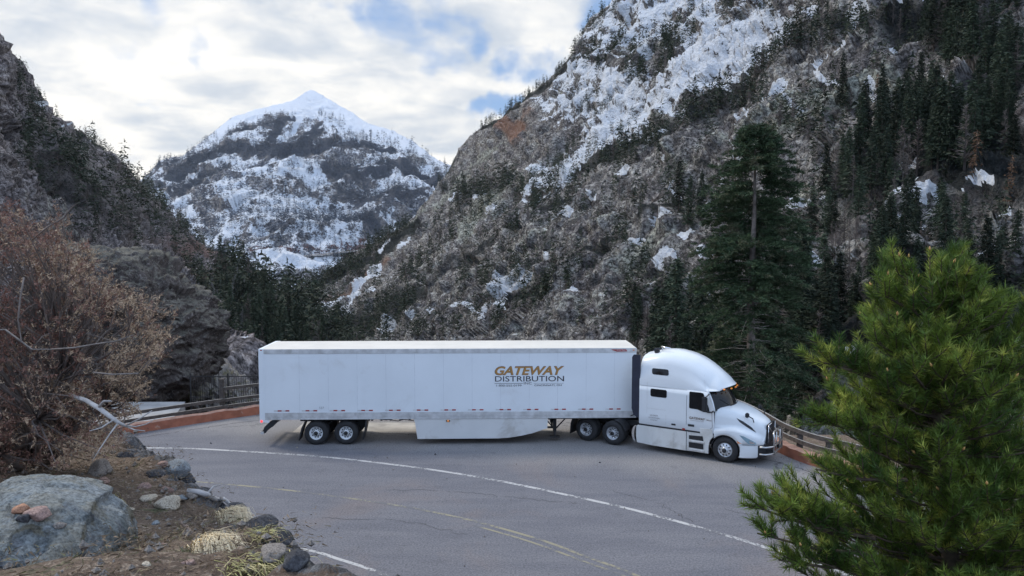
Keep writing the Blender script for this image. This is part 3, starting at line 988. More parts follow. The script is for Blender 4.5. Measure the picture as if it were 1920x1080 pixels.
# wooded rise
sow(T_mid, [(400, 560), (470, 580), (560, 610), (600, 630)], 22, 130, 50, 88, Mz, dead=.04)
sow(T_mid, [(420, 640), (520, 680), (580, 690)], 30, 130, 60, 105, Mz, dead=.05)
sow(T_mid, [(400, 545), (440, 545), (490, 560)], 10, 26, 55, 95, Mz, dead=0)
sow(T_mid, [(330, 520), (380, 540), (400, 600)], 16, 30, 30, 60, Mz)
sow(T_mid, [(430, 625), (450, 660), (440, 600)], 8, 9, 70, 95, Mz, kind='aspen')
sow(T_mid, [(405, 610), (400, 560), (440, 560)], 10, 14, 45, 65, Mz, kind='aspen')
sow(T_mid, [(300, 580), (420, 720)], 20, 12, 50, 80, Mz, kind='aspen')
# right, low and valley end
sow(T_right, [(570, 560), (640, 520), (700, 480), (780, 430)], 10, 190, 16, 34, Rz, dead=.05)
sow(T_right, [(600, 580), (660, 545), (720, 510)], 12, 60, 18, 34, Rz)
sow(T_right, [(620, 640), (700, 620), (790, 590)], 18, 80, 28, 52, Rz)
sow(T_right, [(700, 590), (760, 550), (830, 500)], 20, 55, 22, 44, Rz)
sow(T_right, [(830, 480), (880, 400), (930, 420)], 22, 45, 18, 40, Rz)
sow(T_right, [(865, 395), (950, 355), (1010, 385), (1050, 350)], 17, 120, 24, 44, Rz)
sow(T_right, [(1060, 345), (1040, 300), (1090, 290)], 14, 36, 16, 28, Rz)
sow(T_right, [(900, 640), (1000, 600), (1000, 560)], 18, 16, 30, 52, Rz)
sow(T_right, [(890, 560), (930, 545), (990, 500)], 12, 26, 26, 50, Rz)
sow(T_right, [(960, 430), (1060, 440), (1100, 400)], 14, 34, 26, 50, Rz)
sow(T_right, [(1080, 370), (1130, 330), (1180, 330), (1250, 290)], 14, 60, 26, 48, Rz)
sow(T_right, [(1240, 300), (1310, 260), (1370, 215), (1430, 160), (1500, 130), (1600, 80)], 12, 120, 30, 58, Rz, dead=.25)
sow(T_right, [(1120, 420), (1200, 400), (1250, 360)], 22, 26, 16, 34, Rz, dead=.4)
sow(T_right, [(1280, 420), (1320, 410)], 10, 4, 70, 100, Rz, dead=0)
sow(T_right, [(1040, 580), (1030, 570)], 6, 3, 45, 60, Rz, dead=0)
sow(T_right, [(1080, 560)], 7, 3, 45, 62, Rz, dead=0)
sow(T_right, [(1190, 525), (1235, 520)], 6, 4, 50, 68, Rz, dead=0)
sow(T_right, [(1270, 570), (1280, 560)], 6, 3, 60, 80, Rz, dead=0)
sow(T_right, [(1180, 660), (1220, 680), (1290, 680)], 16, 14, 60, 110, Rz, dead=.1)
sow(T_right, [(700, 620), (850, 610), (880, 640)], 16, 18, 18, 34, Rz)
sow(T_right, [(1350, 620), (1330, 560), (1300, 600)], 16, 12, 40, 70, Rz, dead=.3)
sow(T_right, [(1440, 230), (1530, 260), (1480, 300)], 18, 26, 36, 68, Rz, dead=.3)
sow(T_right, [(1540, 210), (1640, 190), (1700, 150)], 20, 26, 34, 62, Rz, dead=.25)
sow(T_right, [(1600, 120), (1700, 70), (1780, 40)], 22, 40, 34, 66, Rz, dead=.2)
sow(T_right, [(1480, 70), (1600, 20), (1700, 10)], 20, 36, 28, 50, Rz, dead=.2)
sow(T_right, [(1780, 110), (1850, 160), (1930, 240)], 30, 64, 70, 130, Gz, dead=.1)
sow(T_right, [(1830, 30), (1930, 60)], 26, 30, 60, 110, Gz, dead=.06)
sow(T_right, [(1700, 380), (1760, 330), (1830, 350), (1920, 330)], 36, 56, 80, 150, Gz, dead=.2)
sow(T_right, [(1560, 430), (1640, 420), (1720, 430)], 24, 28, 60, 120, Gz, dead=.2)
sow(T_right, [(1640, 330), (1700, 290)], 20, 12, 60, 110, Gz, dead=.15)
sow(T_right, [(1540, 500), (1640, 500), (1800, 480), (1900, 480)], 26, 26, 50, 105, Gz, dead=.15)
sow(T_right, [(1500, 600), (1580, 600), (1660, 600)], 24, 14, 60, 120, Gz, dead=.1)
sow(T_right, [(1470, 770), (1540, 790), (1620, 810)], 18, 22, 130, 230, Gz, dead=.05)
sow(T_right, [(1290, 745), (1370, 760), (1460, 770)], 14, 24, 110, 200, Gz, dead=.05)
sow(T_right, [(1500, 700), (1560, 720), (1620, 740)], 16, 14, 130, 210, Gz, dead=.05)
sow(T_right, [(1250, 740), (1300, 760), (1350, 770)], 12, 8, 90, 150, Gz, dead=.1)
sow(T_right, [(1960, 250), (2100, 500)], 60, 14, 100, 180, Gz)
sow(T_right, [(1560, 330), (1700, 260), (1850, 300)], 46, 40, 50, 100, Gz, dead=.3)
sow(T_right, [(1700, 560), (1850, 560), (1930, 640)], 36, 34, 70, 140, Gz, dead=.1)
sow(T_right, [(1550, 640), (1700, 680), (1850, 700)], 40, 34, 80, 150, Gz, dead=.1)
sow(T_right, [(1450, 520), (1540, 560), (1600, 640)], 26, 26, 50, 100, Gz, dead=.2)
sow(T_right, [(1300, 640), (1380, 660), (1480, 690)], 24, 26, 60, 110, Rz, dead=.25)
sow(T_right, [(1180, 560), (1260, 620), (1300, 680)], 22, 18, 40, 80, Rz, dead=.3)
sow(T_right, [(1000, 620), (1100, 640), (1180, 620)], 24, 18, 30, 60, Rz, dead=.3)
sow(T_right, [(620, 650), (750, 650), (900, 650)], 14, 50, 26, 50, Rz)
sow(T_mid, [(580, 650), (640, 660), (690, 690)], 20, 50, 36, 66, Mz, dead=.1)
sow(T_right, [(560, 600), (620, 600), (660, 640)], 14, 60, 20, 40, Rz)
sow(T_right, [(880, 600), (960, 470), (1080, 430), (1250, 380), (1400, 300)], 55, 110, 22, 48, Rz, dead=.15)
sow(T_right, [(900, 630), (1050, 520), (1200, 470), (1330, 400)], 50, 60, 24, 54, Rz, dead=.15)
sow(T_right, [(740, 600), (800, 520), (860, 420)], 26, 60, 16, 34, Rz)
sow(T_right, [(890, 620), (950, 560), (1010, 500)], 7, 16, 30, 52, Rz, dead=0)
sow(T_right, [(1010, 600), (1100, 520), (1190, 450)], 7, 18, 34, 60, Rz, dead=0)
sow(T_right, [(1110, 630), (1200, 570), (1290, 530)], 7, 16, 40, 66, Rz, dead=0)
sow(T_right, [(960, 450), (1060, 390), (1150, 340)], 6, 18, 28, 46, Rz, dead=0)
sow(T_right, [(1480, 330), (1560, 290), (1660, 240)], 7, 14, 40, 70, Rz, dead=.1)
sow(T_right, [(1150, 330), (1290, 260), (1400, 180), (1520, 110), (1640, 50)], 14, 80, 26, 56, Rz, dead=.2)
sow(T_right, [(1000, 400), (1100, 300), (1200, 260)], 30, 70, 14, 32, Uz, dead=.1)
sow(T_right, [(1300, 60), (1450, 30), (1550, 0)], 26, 50, 16, 36, Uz, dead=.2)
# upper wall
sow(T_right, [(905, 243), (960, 208), (1030, 158), (1085, 108)], 4, 150, 10, 22, Uz)
sow(T_right, [(1085, 115), (1100, 70), (1120, 40), (1170, 20)], 10, 50, 12, 26, Uz, dead=.2)
sow(T_right, [(1100, 130), (1160, 110), (1250, 110), (1300, 80)], 22, 110, 22, 44, Uz)
sow(T_right, [(1180, 160), (1240, 165), (1270, 120)], 14, 55, 24, 42, Uz)
sow(T_right, [(1080, 215), (1150, 200), (1120, 240)], 14, 40, 14, 30, Uz)
sow(T_right, [(1370, 30), (1395, 10)], 8, 16, 22, 36, Uz)
sow(T_right, [(850, 320), (830, 370), (870, 330)], 10, 40, 10, 22, Uz)
sow(T_right, [(1000, 280), (1080, 260), (1180, 200)], 24, 60, 10, 26, Uz, kind='dead')
sow(T_right, [(1200, 220), (1300, 140), (1420, 80)], 22, 60, 8, 18, Uz, kind='dead')
# brown scrub and dead snags scattered over the near wall
sow(T_right, [(900, 560), (1100, 480), (1350, 350), (1600, 200), (1800, 120)], 50, 260, 10, 26, Rz, kind='dead')
sow(T_right, [(800, 620), (1100, 600), (1400, 500)], 50, 220, 12, 30, Rz, kind='dead')
sow(T_right, [(1500, 520), (1800, 600)], 60, 90, 30, 64, Rz, kind='dead')

# a few single trees that stand out
for x, y, hh in ((1300, 437, 95), (1187, 524, 68), (1082, 560, 60), (1040, 578, 52), (1270, 572, 74)):
    TREES.append((T_right, x, y, hh, 'fir', Rz, T_right.at(x, y)))
TREES.append((T_right, 1850, 405, 100, 'rust', Gz, T_right.at(1850, 405)))
TREES.append((T_right, 1912, 430, 90, 'rust', Gz, T_right.at(1912, 430)))
TREES.append((T_right, 1665, 230, 60, 'rust', Gz, T_right.at(1665, 230)))


def covered(x, y):
    """hidden behind lorry or foreground"""
    return (500 < x < 1200 and y > 700) or y > 820


TREES = [t for t in TREES if t[6] is not None]
TREES.sort(key=lambda t: -t[3])
MARKS = [((583, 200), 'the far peak'), ((30, 130), 'the left skyline crag'), ((40, 330), 'the left edge woods'), ((160, 400), 'the left slope woods'), ((200, 290), 'the left slope ridge'), ((330, 440), 'the left slope foot'),
         ((430, 540), 'the outcrop shoulder'), ((500, 560), 'the darkest valley wood'), ((570, 620), 'the rear trailer roof'), ((660, 560), 'the diagonal scree stripe'), ((780, 600), 'the middle trailer roof'),
         ((980, 540), 'the long narrow snow streak'), ((1130, 600), 'the front trailer roof'), ((1000, 370), 'the lower snow tongue'), ((960, 250), 'the orange crag'), ((1110, 150), 'the snowy dome'), ((1200, 60), 'the topmost crag'),
         ((1250, 210), 'the snow gully'), ((1400, 100), 'the upper snow gully'), ((1120, 400), 'the small mid-slope snow patches'), ((1290, 380), 'the big mid-slope tree'), ((1250, 500), 'the narrow mid-slope snow patch'), ((1250, 660), 'the truck roof'),
         ((1400, 250), 'the tall fir top'), ((1480, 200), 'the snow above the fir'), ((1400, 620), 'the tall fir trunk'), ((1590, 130), 'the long snow ledge'), ((1560, 450), 'the pale rock face'), ((1570, 560), 'the snow beside the fir'),
         ((1700, 60), 'the upper right edge'), ((1860, 90), 'the top right corner'), ((1730, 330), 'the tall dark stand'), ((1850, 400), 'the rust brown conifer'), ((1900, 250), 'the right edge woods'), ((1740, 440), 'the near pine top'), ((1820, 460), 'the narrow rightmost snow patch'),
         ((1600, 700), 'the near pine base'), ((1890, 560), 'the right edge snow patch')]
ORD = ['leftmost', 'second from the left', 'third from the left', 'fourth from the left', 'fifth from the left', 'sixth from the left', 'seventh from the left', 'eighth from the left']


def place_words(x, y):
    k = min(range(len(MARKS)), key=lambda i: (MARKS[i][0][0] - x) ** 2 + (MARKS[i][0][1] - y) ** 2)
    dx, dy = x - MARKS[k][0][0], y - MARKS[k][0][1]
    if abs(dx) > abs(dy):
        w_ = 'right of' if dx > 0 else 'left of'
    else:
        w_ = 'below' if dy > 0 else 'above'
    return w_ + ' ' + MARKS[k][1]


def name_all(items):
    """items: (empty, x, y, kind words); nearby look-alikes get an order from the left"""
    bins = {}
    for it in items:
        bins.setdefault((it[3], place_words(it[1], it[2])), []).append(it)
    for (kw, pw), L in bins.items():
        if len(L) > 8:
            L.sort(key=lambda q: q[2])
            nrow_ = -(-len(L) // 8) if len(L) <= 24 else 0
            rows = {2: ['upper row', 'lower row'], 3: ['top row', 'middle row', 'bottom row']}.get(nrow_)
            if rows:
                per = -(-len(L) // nrow_)
                for r_i in range(nrow_):
                    Lr = sorted(L[r_i * per:(r_i + 1) * per], key=lambda q: q[1])
                    for i, it in enumerate(Lr):
                        it[0]['group'] = kw + 's ' + pw
                        o_ = ORD[i] if i == 0 else ORD[i].replace('from the left', 'from left')
                        lab = kw + ' ' + pw + ', ' + rows[r_i] + ', ' + o_
                        it[0]['label'] = lab if len(lab.split()) <= 16 else kw + ' ' + pw + ', ' + rows[r_i]
                continue
        L.sort(key=lambda q: q[1])
        for i, it in enumerate(L):
            it[0]['group'] = kw + 's ' + pw
            if len(L) == 1:
                it[0]['label'] = 'only ' + kw + ' ' + pw
            elif len(L) <= 8:
                it[0]['label'] = kw + ' ' + pw + ', ' + ORD[i]
            else:
                it[0]['label'] = kw + ' ' + pw


NAMED = []
nfir = 0
lo_T, vlo = [], []
dead_T, asp_n = {'dead': [], 'far': []}, 0
ZN = {Lz: 'left valley side', Rz: 'right canyon wall', Gz: 'woods at the right', Uz: 'high right crags', Mz: 'wooded rise behind the trailer'}
ndead = 0


def xf(T, p, h, az, fat=1.0):
    c, s_ = math.cos(az), math.sin(az)
    M = np.array([[c, -s_, 0], [s_, c, 0], [0, 0, 1]]) * h
    M[:2] *= fat
    return T @ M.T + p


for (T, x, y, hh, kk, zone, p) in TREES:
    h = hh / FPX * p[1] * 1.02
    az = rng.uniform(0, 6.28)
    fat = rng.uniform(.85, 1.25)
    vis = not covered(x, y - hh * .7)
    if kk == 'fir':
        if nfir < 290 and vis and -60 < x < 1990:
            q = PROT['hi' if hh > 75 else 'mid', int(rng.integers(5))]
            e = empty('conifer_tree', p, az, None, 'tree')
            NAMED.append((e, x, y - hh / 2, ('tall' if hh > 80 else 'mid-sized' if hh > 55 else 'small') + ' dark conifer'))
            e.scale = (h * fat, h * fat, h)
            e.rotation_euler = (rng.normal() * .03, rng.normal() * .03, az)
            add('trunk', q[1], e)
            add('crown', q[0], e)
            nfir += 1
        else:
            lo_T.append(xf(LO[int(rng.integers(6))], p, h, az, fat))
    elif kk in ('dead',):
        if ndead < 200 and vis and -60 < x < 1990:
            if kk not in BARE_ME:
                BARE_ME[kk] = [(tri_mesh('crown', b[:-3], M_DEAD), tri_mesh('trunk', b[-3:], M_DEAD)) for b in BARE]
            q = BARE_ME[kk][int(rng.integers(3))]
            e = empty('bare_tree', p, az, None, 'tree')
            NAMED.append((e, x, y - hh / 2, 'leafless brown tree'))
            e.scale = (h * fat * 1.2, h * fat * 1.2, h)
            add('trunk', q[1], e)
            add('crown', q[0], e)
            ndead += 1
        else:
            dead_T['dead'].append(xf(BARE[int(rng.integers(3))][::2], p, h, az, 1.5))
    elif kk == 'aspen':
        if kk not in BARE_ME:
            BARE_ME[kk] = [(tri_mesh('crown', b[:-3], M_ASPEN), tri_mesh('trunk', b[-3:], M_ASPEN)) for b in BARE]
        q = BARE_ME[kk][int(rng.integers(3))]
        e = empty('aspen_tree', p, az, None, 'tree')
        NAMED.append((e, x, y - hh / 2, 'pale leafless aspen'))
        e.scale = (h, h, h)
        add('trunk', q[1], e)
        add('crown', q[0], e)
    elif kk == 'rust':
        if kk not in BARE_ME:
            BARE_ME[kk] = tri_mesh('crown', conifer_tris(1, .17, 20, 6, 6, .055, np.random.default_rng(9), ragged=.5), M_RUST)
        lb = {1850: 'rust brown dying conifer in the dark woods at right', 1912: 'orange brown dying conifer at the right edge', 1665: 'small rust brown conifer below the snowy ledge, upper right'}[x]
        e = empty('conifer_tree', p, az, lb, 'tree')
        e.scale = (h, h, h)
        add('trunk', PROT['mid', 0][1], e)
        add('crown', BARE_ME[kk], e)

name_all(NAMED)
if lo_T:
    tag(add('distant_conifers', tri_mesh('distant_conifers', np.concatenate(lo_T), M_FIR)), 'small far conifers scattered over both canyon walls', 'trees', kind='stuff')
if dead_T['dead']:
    tag(add('brown_scrub', tri_mesh('brown_scrub', np.concatenate(dead_T['dead']), M_DEAD)), 'leafless brown scrub scattered over the canyon walls', 'scrub', kind='stuff')

# low leafless brush and dark bushes all over the two walls
bru, drk = [], []
rb = np.random.default_rng(404)
for T, n, x0, x1, y0, y1 in ((T_right, 4000, 600, 1930, 20, 700), (T_left, 2000, 0, 420, 120, 560), (T_mid, 500, 330, 650, 520, 700)):
    for i in range(n):
        x, y = rb.uniform(x0, x1), rb.uniform(y0, y1)
        if fbm(np.array([[x / 60., y / 60., 1.]]), 3, 8)[0] < -.12:
            continue
        p = T.at(x, y)
        if p is None or (y < 300 and T is T_right and paint(np.array(float(x)), np.array(float(y)), r_snow) > .3 and rb.random() < .8):
            continue
        h = rb.uniform(3, 9) / FPX * p[1]
        k = 9
        c = p + rb.normal(size=(k, 3)) * h * np.array([.45, .45, .15]) + np.array([0, 0, h * .15])
        d = unit(rb.normal(size=(k, 3)) * .6 + np.array([0, 0, .9]))
        q = tris(c, d, h * rb.uniform(.4, 1, k), h * rb.uniform(.12, .3, k), rb)
        (drk if rb.random() < .3 else bru).append(q)
M_BRU = mat_leaf('leafless_brush', (0.085, 0.062, 0.058), (0.125, 0.10, 0.09), 0.08, c3=(0.15, 0.115, 0.085))
tag(add('brush', tri_mesh('brush', np.concatenate(bru), M_BRU)), 'low leafless brush over the rocky walls', 'brush', kind='stuff')
tag(add('bushes', tri_mesh('bushes', np.concatenate(drk), M_FIR)), 'low dark evergreen bushes over the rocky walls', 'bushes', kind='stuff')

# forest specks on the far mountain
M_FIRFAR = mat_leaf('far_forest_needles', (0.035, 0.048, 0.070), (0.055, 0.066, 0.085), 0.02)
far = []
for pts, wd, st in farA_forest:
    L = sum(math.dist(a, b) for a, b in zip(pts[:-1], pts[1:]))
    for i in range(int(st * (L + wd) * wd / 9)):
        k = rng.integers(len(pts) - 1)
        u = rng.random()
        x = pts[k][0] * (1 - u) + pts[k + 1][0] * u + rng.normal() * wd * .6
        y = pts[k][1] * (1 - u) + pts[k + 1][1] * u + rng.normal() * wd * .6
        p = T_far.at(x, y)
        if p is None:
            continue
        h = rng.uniform(6, 11) * (1.0 + (y - 250) / 400) / FPX * p[1]
        far.append(xf(VLO[int(rng.integers(4))], p, h, rng.uniform(0, 6.28)))
for i in range(2600):
    x, y = rng.uniform(270, 860), rng.uniform(250, 520)
    if 480 < x < 660 and y > 500:
        continue
    p = T_far.at(x, y)
    if p is None:
        continue
    h = rng.uniform(6, 12) * (1.0 + (y - 250) / 400) / FPX * p[1]
    far.append(xf(VLO[int(rng.integers(4))], p, h, rng.uniform(0, 6.28)))
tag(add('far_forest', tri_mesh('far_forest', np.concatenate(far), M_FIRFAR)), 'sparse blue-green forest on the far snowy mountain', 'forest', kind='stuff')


# far road cut across the mountain foot
def far_road():
    pts = [(300, 492), (340, 489), (400, 487), (450, 489), (520, 488), (600, 480), (680, 472), (720, 466)]
    V, F = [], []
    for i, (x, y) in enumerate(pts):
        T = T_left if x < 430 else T_far
        p = T.at(x, y)
        q = P(x, y - 3.5, p[1] * 0.975)
        V += [q + np.array([0, -p[1] * .006, 0]), q + np.array([0, p[1] * .012, p[1] * .0006]), q + np.array([0, -p[1] * .006, -p[1] * .0012]), ]
        if i:
            a = (i - 1) * 3
            F += [(a, a + 3, a + 4, a + 1), (a + 2, a + 5, a + 3, a)]
    m = MB()
    m.raw(V, F)
    tag(m.build('mountain_road', mat_plain('pale_road_cut', (0.34, 0.31, 0.29), 0.9)), kind='structure')


far_road()
# ================================================================ road and its edge
KERB = [(-46, 6), (-38, 14), (-30, 22.3), (-22, 29.6), (-17.3, 33.87), (-12.83, 37.75), (-8, 40.3), (-3, 41.6), (2, 41.6), (6, 40.6), (8.9, 38.6),
        (10.3, 36.2), (10.75, 33.6), (10.95, 31.25), (11.5, 29.4), (12.45, 28), (13.8, 25.5), (15.5, 22), (17.5, 17), (19, 11), (20, 5), (20, -8)]


def smooth(pts, n=6):
    pts = [np.array(p, float) for p in pts]
    out = []
    for i in range(len(pts) - 1):
        p0 = pts[max(i - 1, 0)]
        p1, p2 = pts[i], pts[i + 1]
        p3 = pts[min(i + 2, len(pts) - 1)]
        for k in range(n):
            t = k / n
            out.append(0.5 * ((2 * p1) + (-p0 + p2) * t + (2 * p0 - 5 * p1 + 4 * p2 - p3) * t * t + (-p0 + 3 * p1 - 3 * p2 + p3) * t ** 3))
    out.append(pts[-1])
    return np.array(out)


def offset(path, d):
    t = np.gradient(path[:, :2], axis=0)
    t /= np.linalg.norm(t, axis=1, keepdims=True)
    n = np.stack([-t[:, 1], t[:, 0]], 1)
    return path[:, :2] + n * d


KS = smooth(KERB, 12)


def mat_asphalt():
    m, t, b = newmat('asphalt')
    tc = t.nodes.new('ShaderNodeTexCoord')
    v = tc.outputs['Object']
    mp = t.nodes.new('ShaderNodeMapping')
    mp.inputs['Scale'].default_value = (0.35, 1.4, 1)
    mp.inputs['Rotation'].default_value = (0, 0, R(14))
    t.links.new(v, mp.inputs[0])
    big = noise(t, v, 0.16, 6, 0.6, 0.6)
    st = noise(t, mp.outputs[0], 0.8, 6, 0.65, 0.4)
    med = noise(t, v, 1.7, 5, 0.6)
    agg = noise(t, v, 17, 5, 0.85)
    agg2 = noise(t, v, 95, 2, 0.8)
    sep = t.nodes.new('ShaderNodeSeparateXYZ')
    t.links.new(v, sep.inputs[0])
    # older, paler paving on the outside of the bend (beyond the traffic line)
    yy = math_(t, 'ADD', sep.outputs[1], math_(t, 'MULTIPLY', sep.outputs[0], 0.30))
    yy = math_(t, 'ADD', yy, math_(t, 'MULTIPLY', math_(t, 'SUBTRACT', big, 0.5), 5))
    outer = ramp(t, yy, 28.5, 31.5)
    c = mixc(t, ramp(t, st, 0.30, 0.72), (0.122, 0.122, 0.138), (0.155, 0.153, 0.166))
    c = mixc(t, math_(t, 'MULTIPLY', outer, 0.85), c, (0.235, 0.222, 0.215))
    c = mixc(t, math_(t, 'MULTIPLY', ramp(t, big, 0.52, 0.66), 0.35), c, (0.20, 0.155, 0.135))
    c = mixc(t, math_(t, 'MULTIPLY', ramp(t, med, 0.55, 0.7), 0.28), c, (0.085, 0.083, 0.09))
    # cracks in the old paving
    vo = t.nodes.new('ShaderNodeTexVoronoi')
    vo.feature = 'DISTANCE_TO_EDGE'
    vo.inputs['Scale'].default_value = 0.35
    va = t.nodes.new('ShaderNodeVectorMath')
    va.operation = 'ADD'
    nz = t.nodes.new('ShaderNodeTexNoise')
    nz.inputs['Scale'].default_value = 1.2
    nz.inputs['Detail'].default_value = 6
    t.links.new(v, nz.inputs['Vector'])
    t.links.new(v, va.inputs[0])
    t.links.new(nz.outputs['Color'], va.inputs[1])
    t.links.new(va.outputs[0], vo.inputs['Vector'])
    cr = math_(t, 'SUBTRACT', 1.0, ramp(t, vo.outputs['Distance'], 0.004, 0.018))
    cr = math_(t, 'MULTIPLY', cr, math_(t, 'MULTIPLY', ramp(t, med, 0.46, 0.6), ramp(t, yy, 32.5, 36)))
    c = mixc(t, math_(t, 'MULTIPLY', cr, 0.8), c, (0.03, 0.03, 0.03))
    g = math_(t, 'ADD', math_(t, 'MULTIPLY', ramp(t, agg, 0.36, 0.64), 0.75), math_(t, 'ADD', math_(t, 'MULTIPLY', ramp(t, agg2, 0.3, 0.7), 0.4), 0.46))
    vm = t.nodes.new('ShaderNodeVectorMath')
    vm.operation = 'SCALE'
    t.links.new(c, vm.inputs[0])
    t.links.new(g, vm.inputs['Scale'])
    t.links.new(vm.outputs[0], b.inputs['Base Color'])
    b.inputs['Roughness'].default_value = 0.85
    b.inputs['Specular IOR Level'].default_value = 0.3
    bp = t.nodes.new('ShaderNodeBump')
    bp.inputs['Strength'].default_value = 0.6
    bp.inputs['Distance'].default_value = 0.006
    t.links.new(agg, bp.inputs['Height'])
    t.links.new(bp.outputs[0], b.inputs['Normal'])
    return m


def mat_line(name, col, wear, lo):
    m, t, b = newmat(name)
    tc = t.nodes.new('ShaderNodeTexCoord')
    v = tc.outputs['Object']
    n = noise(t, v, 9, 6, 0.75)
    n2 = noise(t, v, 1.1, 3, 0.5)
    f = ramp(t, math_(t, 'ADD', n, math_(t, 'MULTIPLY', math_(t, 'SUBTRACT', n2, 0.5), wear)), lo, lo + 0.14)
    c = mixc(t, f, (0.125, 0.125, 0.137), col)
    t.links.new(c, b.inputs['Base Color'])
    b.inputs['Roughness'].default_value = 0.8
    return m


M_ASPH = mat_asphalt()
M_WHITE = mat_line('white_road_paint', (0.45, 0.44, 0.43), 0.6, 0.40)
M_FADED = mat_line('worn_centre_paint', (0.26, 0.235, 0.165), 1.0, 0.42)
M_CONC = mat_plain('pale_concrete', (0.36, 0.35, 0.34), 0.9, var=0.14, scale=1.5, bump=0.4, bscale=8)
M_KERB = mat_plain('red_brown_masonry', (0.34, 0.125, 0.075), 0.9, var=0.22, scale=2.2, bump=0.8, bscale=9, dirt=((0.42, 0.30, 0.24), 0.8, 3.2, 0.56))
M_KTOP = mat_plain('pale_kerb_top', (0.40, 0.23, 0.17), 0.9, var=0.25, scale=3, bump=0.6, bscale=9)


def road():
    poly = [(x, y) for x, y in KS] + [(-46, -8)]
    m = MB()
    V = [(x, y, 0.0) for x, y in poly]
    V2 = [(x, y, -0.4) for x, y in poly]
    n = len(V)
    m.raw(V + V2, [tuple(range(n))[::-1]] + [(i, (i + 1) % n, n + (i + 1) % n, n + i) for i in range(n)])
    tag(m.build('road', M_ASPH), kind='structure')


road()


def strip(name, pts, wd, mat, z=0.004, dash=None, n=10):
    p = smooth(pts, n)
    m = MB()
    a, b = offset(p, wd / 2), offset(p, -wd / 2)
    ln = 0
    for i in range(len(p) - 1):
        ln += np.linalg.norm(p[i + 1] - p[i])
        if dash and (ln % (dash[0] + dash[1])) > dash[0]:
            continue
        m.raw([(*a[i], z), (*b[i], z), (*b[i + 1], z), (*a[i + 1], z)], [(0, 1, 2, 3)])
    return tag(m.build(name, mat), kind='structure')


strip('road_marking', [(-26, 29.5), (-20, 31.4), (-14.84, 31.66), (-11.29, 31.17), (-6.84, 30.09), (-1.79, 28), (2.52, 25.3), (4.87, 23.5), (7.17, 21.3), (9.6, 18.3), (11.4, 14.5), (12.3, 9), (12.4, 2)], 0.17, M_WHITE)
strip('road_marking', [(-19, 27.4), (-13.5, 27.5), (-8.67, 26.46), (-4.65, 25.05), (-1.86, 23.7), (.63, 21.96), (2.06, 20.6), (3.35, 19.3), (5.3, 16.6), (6.6, 13), (7, 8)], 0.12, M_FADED)
strip('road_marking', [(-1.2, 22.95), (.47, 21.7), (1.9, 20.35), (3.15, 19.1), (5.0, 16.4), (6.2, 13), (6.6, 8)], 0.09, M_FADED)
strip('road_marking', [(-16, 22.3), (-11, 22.6), (-6.29, 21.25), (-4.68, 20.39), (-3.2, 19.35), (-1.2, 17.6), (.6, 15.2), (1.6, 12)], 0.13, M_WHITE)
M_TAR = mat_plain('dark_crack', (0.045, 0.043, 0.045), .9)  # dark colour of the crack lines themselves
rc_ = np.random.default_rng(31)
for pts, wd in (([(-17.5, 32.6), (-15, 34.6), (-13, 36.2), (-11, 37.4)], .05), ([(-13.6, 35.2), (-12.4, 35.6), (-11.2, 36.3)], .035), ([(-9, 34.0), (-6, 34.1), (-3, 33.9), (0, 34.2)], .06), ([(9.3, 30.6), (10.0, 30.1), (11.1, 28.6), (11.9, 27.2)], .05),
                ([(10.6, 29.6), (10.2, 29.0), (10.9, 28.4)], .04), ([(-4.5, 26.3), (-2.0, 26.1), (0.2, 25.4), (2.2, 24.9)], .02), ([(3.4, 26.2), (4.8, 24.9), (5.6, 23.2)], .02), ([(-6, 23.5), (-3.6, 23.3), (-1.4, 22.2)], .018), ([(6.8, 24.4), (8.6, 23.0), (9.6, 21.2), (10.3, 19.4)], .025)):
    pp = smooth(pts, 14) + rc_.normal(size=(len(smooth(pts, 14)), 2)) * .05
    m = MB()
    a_, b_ = offset(pp, wd / 2), offset(pp, -wd / 2)
    for i in range(len(pp) - 1):
        k = .3 + .7 * abs(math.sin(i * 1.7))
        m.raw([(*a_[i], .004), (*b_[i], .004), (*(b_[i + 1]), .004), (*(a_[i + 1]), .004)], [(0, 1, 2, 3)]) if k > .42 else None
    tag(m.build('road_crack', M_TAR), kind='structure')
# pale strip on the paving beside the parked trailer
m = MB()
m.raw([(-10, 34.3, .004), (2, 34.55, .004), (2, 36.0, .004), (-10, 36.2, .004)], [(0, 1, 2, 3)])
tag(m.build('pavement', mat_plain('pale_ground_strip', (0.40, 0.37, 0.33), 0.9, var=0.2, scale=1.2, dirt=((0.13, 0.12, 0.12), 0.8, 0.9, 0.55))), kind='structure')


def wall(name, path, label, h=0.42, th=0.42):
    a = offset(path, 0.0)
    b = offset(path, th)
    m = MB()
    n = len(path)
    V, F, = [], []
    jit = [0.02 * math.sin(i * 1.7) + 0.015 * math.sin(i * 4.1) for i in range(n)]
    for i in range(n):
        V += [(*a[i], 0.001), (*a[i], h + jit[i] - .03), (*(a[i] + (b[i] - a[i]) * .12), h + jit[i]), (*(a[i] + (b[i] - a[i]) * .9), h + jit[i]), (*b[i], h - .04), (*b[i], -0.9)]
    for i in range(n - 1):
        for k in range(5):
            F.append((i * 6 + k, (i + 1) * 6 + k, (i + 1) * 6 + k + 1, i * 6 + k + 1))
    m.raw(V, F)
    m.raw([V[k] for k in range(6)], [tuple(range(6))])
    m.raw([V[-6 + k] for k in range(6)], [tuple(range(6))[::-1]])
    o = m.build(name, [M_KERB, M_KTOP])
    for p_ in o.data.polygons:
        if p_.normal.z > .6:  # upward faces get a paler colour
            p_.material_index = 1
    return tag(o, label, 'wall')


def arc_pts(x0, x1, path=None):
    path = KS if path is None else path
    return path[(path[:, 0] >= x0) & (path[:, 0] <= x1)]


